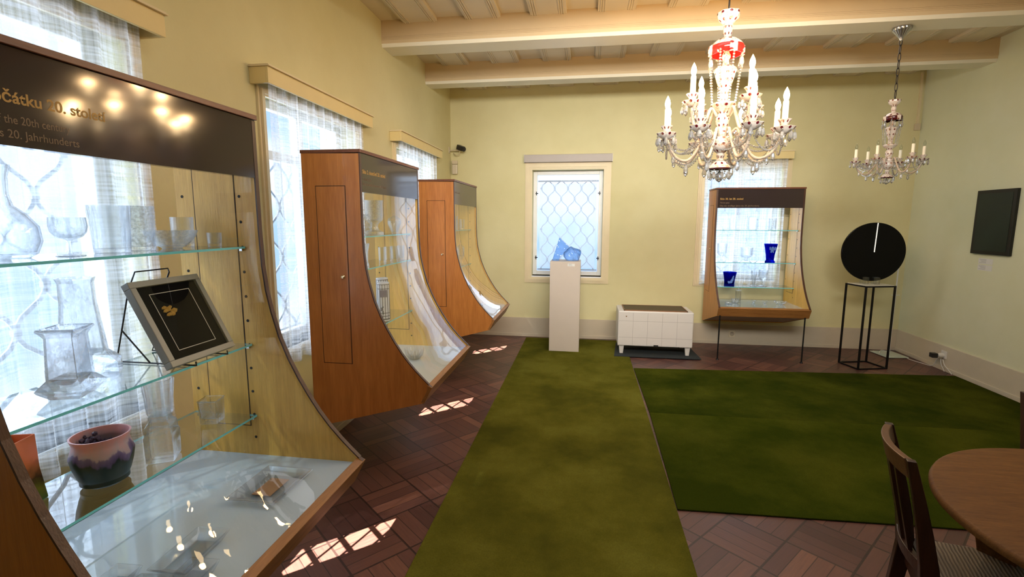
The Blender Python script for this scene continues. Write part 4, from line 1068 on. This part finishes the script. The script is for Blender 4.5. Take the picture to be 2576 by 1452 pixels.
    # bead chains from dome to arm hub dish
    def beads(p0, p1, sag, n, br, name='bead_chain'):
        m = MB(); p0, p1 = Vector(p0), Vector(p1)
        for k in range(n + 1):
            t_ = k / n; p = p0.lerp(p1, t_); p.z -= sag * 4 * t_ * (1 - t_)
            m.lathe([(0, br), (br * .85, br * .5), (br * .85, -br * .5), (0, -br)], 5, tuple(p))
        return m.build(name, M['pendant'], r)
    for k in range(8):
        a = 2 * PI * k / 8 + .2
        beads((.100 * S_ * math.cos(a), .100 * S_ * math.sin(a), -.225 * S_), (.072 * S_ * math.cos(a), .072 * S_ * math.sin(a), -.515 * S_), .0, 18, .0075 * S_)
    # arms
    tiers = [(n_low, a_low, r_low, -.725, -.712)]
    if n_up: tiers.append((n_up, a_up, r_up, -.60, -.530))
    sh = {}
    for ti_, (n, a0, ra, zh, zp) in enumerate(tiers):
        tips = []
        for k in range(n):
            a = math.radians(a0 + 360 / n * k) - PI / 2
            ca, sa = math.cos(a), math.sin(a)
            key = ti_
            if key not in sh:
                dip = .135 if ti_ == 0 else .09
                pts = smooth_pts([(.045, 0, zh), (.085, 0, zh + .045), (.115, 0, zh - .01), (.115 + (ra / S_ - .115) * .35, 0, zh - dip), (.115 + (ra / S_ - .115) * .72, 0, zh - dip * .92), (ra / S_ - .005, 0, zh - .02), (ra / S_, 0, zp - .02)], 7)
                arm = MB().tube([tuple(p * S_) for p in pts], .0088 * S_, 8).build('arm', M['arm'], r, rot=(0, 0, a), smooth='all')
                x_ = ra
                def sub(nm, prof, mat, seg=24, fl=0.): return MB().lathe(P_(prof), seg, flute=fl).build(nm, mat, arm, loc=(x_, 0, zp * S_), smooth=True)
                subs = [sub('drip_pan', [(0, -.03), (.018, -.028), (.030, -.020), (.052, -.004), (.060, .008), (.056, .010), (.03, -.004), (0, -.006)], por, 28, .05),
                        sub('candle_cup', [(0, -.006), (.016, -.004), (.020, .006), (.014, .014), (.018, .022), (.022, .030), (.032, .044), (.036, .052), (.030, .052), (.018, .036), (0, .034)], por, 24, .05),
                        sub('candle', [(0, .036), (.0165, .036), (.0160, .150), (.013, .156), (0, .156)], M['candle']),
                        sub('light_bulb', [(0, .154), (.010, .157), (.0150, .172), (.0165, .186), (.013, .204), (.006, .220), (0, .232)], M['bulb_on'] if lit else M['bulb_off'], 16)]
                sh[key] = (arm, subs)
            else:
                src, ss = sh[key]; arm = inst(src, r, (0, 0, 0), (0, 0, a))
                for s_ in ss: inst(s_, arm, s_.location)
            for j in range(7):
                b_ = 2 * PI * j / 7 + .3
                pend(arm, ra + .055 * S_ * math.cos(b_), .055 * S_ * math.sin(b_), (zp - .018) * S_, 1.25 * S_)
            pend(arm, ra * .62, 0, (zh - (.165 if ti_ == 0 else .13)) * S_, 1.5 * S_)
            pend(arm, ra * .86, 0, (zh - (.115 if ti_ == 0 else .09)) * S_, 1.2 * S_)
            tips.append((ra * ca, ra * sa, (zp - .03) * S_))
        if ti_ == 0:
            for k in range(n):
                p = tips[k]; q_ = tips[(k + 1) % n]
                beads(p, q_, .10 * S_, 26, .0062 * S_)
                beads(p, (p[0] * .22, p[1] * .22, (zh + .02) * S_), .17 * S_, 24, .0070 * S_)
                beads(p, (p[0] * .24, p[1] * .24, (zh + .03) * S_), .085 * S_, 22, .0070 * S_)
    return r
M['arm'] = plain('ivory glass arm with dots', (.50, .40, .31), .2, var=.5, scale=60)
CR1, CR2 = .352, .225; CH1 = (.822, 3.325); CH2 = (2.470, 4.600)
chandelier(CH1, ZB, 1.0, True, 8, -33, .352, 4, -65, .225, 'large lit crystal chandelier with glowing candle bulbs and red glass dome', False)
chandelier(CH2, ZB, .672, False, 6, 12, .228, 0, 0, 0, 'smaller unlit crystal chandelier on a long chain with silver rose', True)

# ------------------------------------------------------------------ light
def area(name, loc, rot, sx_, sy_, power, col):
    l = bpy.data.lights.new(name, 'AREA'); l.shape = 'RECTANGLE'; l.size = sx_; l.size_y = sy_; l.energy = power; l.color = col
    o = bpy.data.objects.new(name, l); C.objects.link(o); o.location = loc; o.rotation_euler = rot; return o
DAY = (.86, .94, 1.0); SKY = (.70, .84, 1.0)
o = area('front_fill', (.5, .70, 2.80), (PI / 2 - .14, 0, 0), 2.4, .5, 44, (1.0, .97, .90)); o.data.spread = math.radians(75)  # unseen fill panel added to brighten the far end of the room
for c in WIN_L: area('sky_lamp', (XL - T - .10, c, 1.62), (0, -PI / 2, 0), 1.5, 1.1, 20, SKY)
area('sky_lamp', (cxx, YF + T + .10, 1.60), (-PI / 2, 0, 0), .9, 1.3, 3.5, SKY)
area('sky_lamp', ((W5[0] + W5[1]) / 2, YF + T + .10, 1.60), (-PI / 2, 0, 0), .9, 1.3, 20, SKY)
area('overhead_fill', (.3, 1.35, 3.10), (0, 0, 0), 2.2, .7, 9, (1.0, .94, .84))  # unseen overhead panels added as fill light, no fittings here
area('overhead_fill', (.7, 2.6, 3.12), (0, 0, 0), 2.6, .7, 16, (.96, .97, 1.0))
area('overhead_fill', (.9, 5.05, 3.12), (0, 0, 0), 3.4, .6, 20, (.96, .97, 1.0))
for k in range(12):
    low = k < 8
    a = math.radians(-33 + 45 * k) - PI / 2 if low else math.radians(-65 + 90 * (k - 8)) - PI / 2
    rr_ = CR1 if low else CR2; zz = 2.848 + (-.712 if low else -.530) + .19
    l = bpy.data.lights.new('candle_light', 'POINT'); l.energy = 5.2; l.color = (1.0, .62, .28); l.shadow_soft_size = .02
    o = bpy.data.objects.new('candle_light', l); C.objects.link(o); o.location = (CH1[0] + rr_ * math.cos(a) * 1.0, CH1[1] + rr_ * math.sin(a), zz + .05)
sun = bpy.data.lights.new('sun', 'SUN'); sun.energy = 1.5; sun.angle = .01; sun.color = (1, .93, .82)
o = bpy.data.objects.new('sun', sun); C.objects.link(o)
o.rotation_euler = Vector((.345, .30, -.52)).to_track_quat('-Z', 'Y').to_euler()

def sun_patch(x, y, h):  # indoor spot with patterned beam, added to throw a grille-shaped sun patch
    l = bpy.data.lights.new('sun_patch_lamp', 'SPOT'); l.energy = 4200; l.color = (1.0, .90, .78); l.spot_size = math.radians(24); l.spot_blend = 0; l.shadow_soft_size = .004
    l.use_nodes = True; t = l.node_tree
    class _N(NT):
        def __init__(s): s.t = t
    k = _N(); tc = k.n('TexCoord'); sp = k.n('SeparateXYZ'); k.l(tc.outputs['Normal'], sp.inputs[0])
    nz = k.math('ABSOLUTE', sp.outputs[2])
    a = k.math('MULTIPLY', k.math('DIVIDE', sp.outputs[0], nz), h); b = k.math('MULTIPLY', k.math('DIVIDE', sp.outputs[1], nz), h)
    S_ = k.math('DIVIDE', a, .36); T_ = k.math('DIVIDE', k.math('SUBTRACT', b, k.math('MULTIPLY', a, .87)), .19)
    inside = k.math('MULTIPLY', k.math('LESS_THAN', k.math('ABSOLUTE', S_), .5), k.math('LESS_THAN', k.math('ABSOLUTE', T_), .5))
    p = k.math('FRACT', k.math('ADD', k.math('MULTIPLY', S_, 3), k.math('MULTIPLY', T_, .9))); q_ = k.math('FRACT', k.math('ADD', k.math('MULTIPLY', S_, 3.0), k.math('ADD', 10.5, k.math('MULTIPLY', T_, -.6))))
    cell = k.math('MULTIPLY', k.math('GREATER_THAN', p, .20), k.math('GREATER_THAN', q_, .16))
    em = [n for n in t.nodes if n.type == 'EMISSION'][0]
    k.l(k.math('MULTIPLY', inside, cell), em.inputs['Strength'])
    o = bpy.data.objects.new('sun_patch_lamp', l); C.objects.link(o); o.location = (x, y, h)
for yy in (2.09, 3.955, 5.87): sun_patch(-1.165, yy, 2.6)

w = bpy.data.worlds.new('daylight sky'); bpy.context.scene.world = w; w.use_nodes = True
nt = w.node_tree; nt.nodes.clear()
ou = nt.nodes.new('ShaderNodeOutputWorld'); bg = nt.nodes.new('ShaderNodeBackground'); tc = nt.nodes.new('ShaderNodeTexCoord')
no = nt.nodes.new('ShaderNodeTexNoise'); no.inputs['Scale'].default_value = 5; no.inputs['Detail'].default_value = 4
cr = nt.nodes.new('ShaderNodeValToRGB'); cr.color_ramp.elements[0].position = .42; cr.color_ramp.elements[0].color = (.44, .65, 1.02, 1); cr.color_ramp.elements[1].position = .56; cr.color_ramp.elements[1].color = (.90, .98, 1.08, 1)
nt.links.new(tc.outputs['Generated'], no.inputs['Vector']); nt.links.new(no.outputs[0], cr.inputs[0]); nt.links.new(cr.outputs[0], bg.inputs[0])
bg.inputs[1].default_value = 1.25; nt.links.new(bg.outputs[0], ou.inputs[0])

# ------------------------------------------------------------------ camera
cam = bpy.data.cameras.new('camera'); cam.sensor_width = 36; cam.lens = 36 * 1231.9 / 2576; cam.clip_start = .02
co = bpy.data.objects.new('camera', cam); C.objects.link(co)
co.matrix_world = Matrix.Translation((0, 0, 1.6)) @ Matrix.Rotation(.1494, 4, 'Z') @ Matrix.Rotation(PI / 2 - .1364, 4, 'X') @ Matrix.Rotation(.0032, 4, 'Z')
sc_ = bpy.context.scene; sc_.camera = co
sc_.view_settings.view_transform = 'Standard'; sc_.view_settings.look = 'None'
cy = sc_.cycles
cy.max_bounces = 7; cy.diffuse_bounces = 3; cy.glossy_bounces = 3; cy.transmission_bounces = 6; cy.transparent_max_bounces = 12
cy.caustics_reflective = False; cy.caustics_refractive = False; cy.sample_clamp_indirect = 4.0; cy.blur_glossy = .5
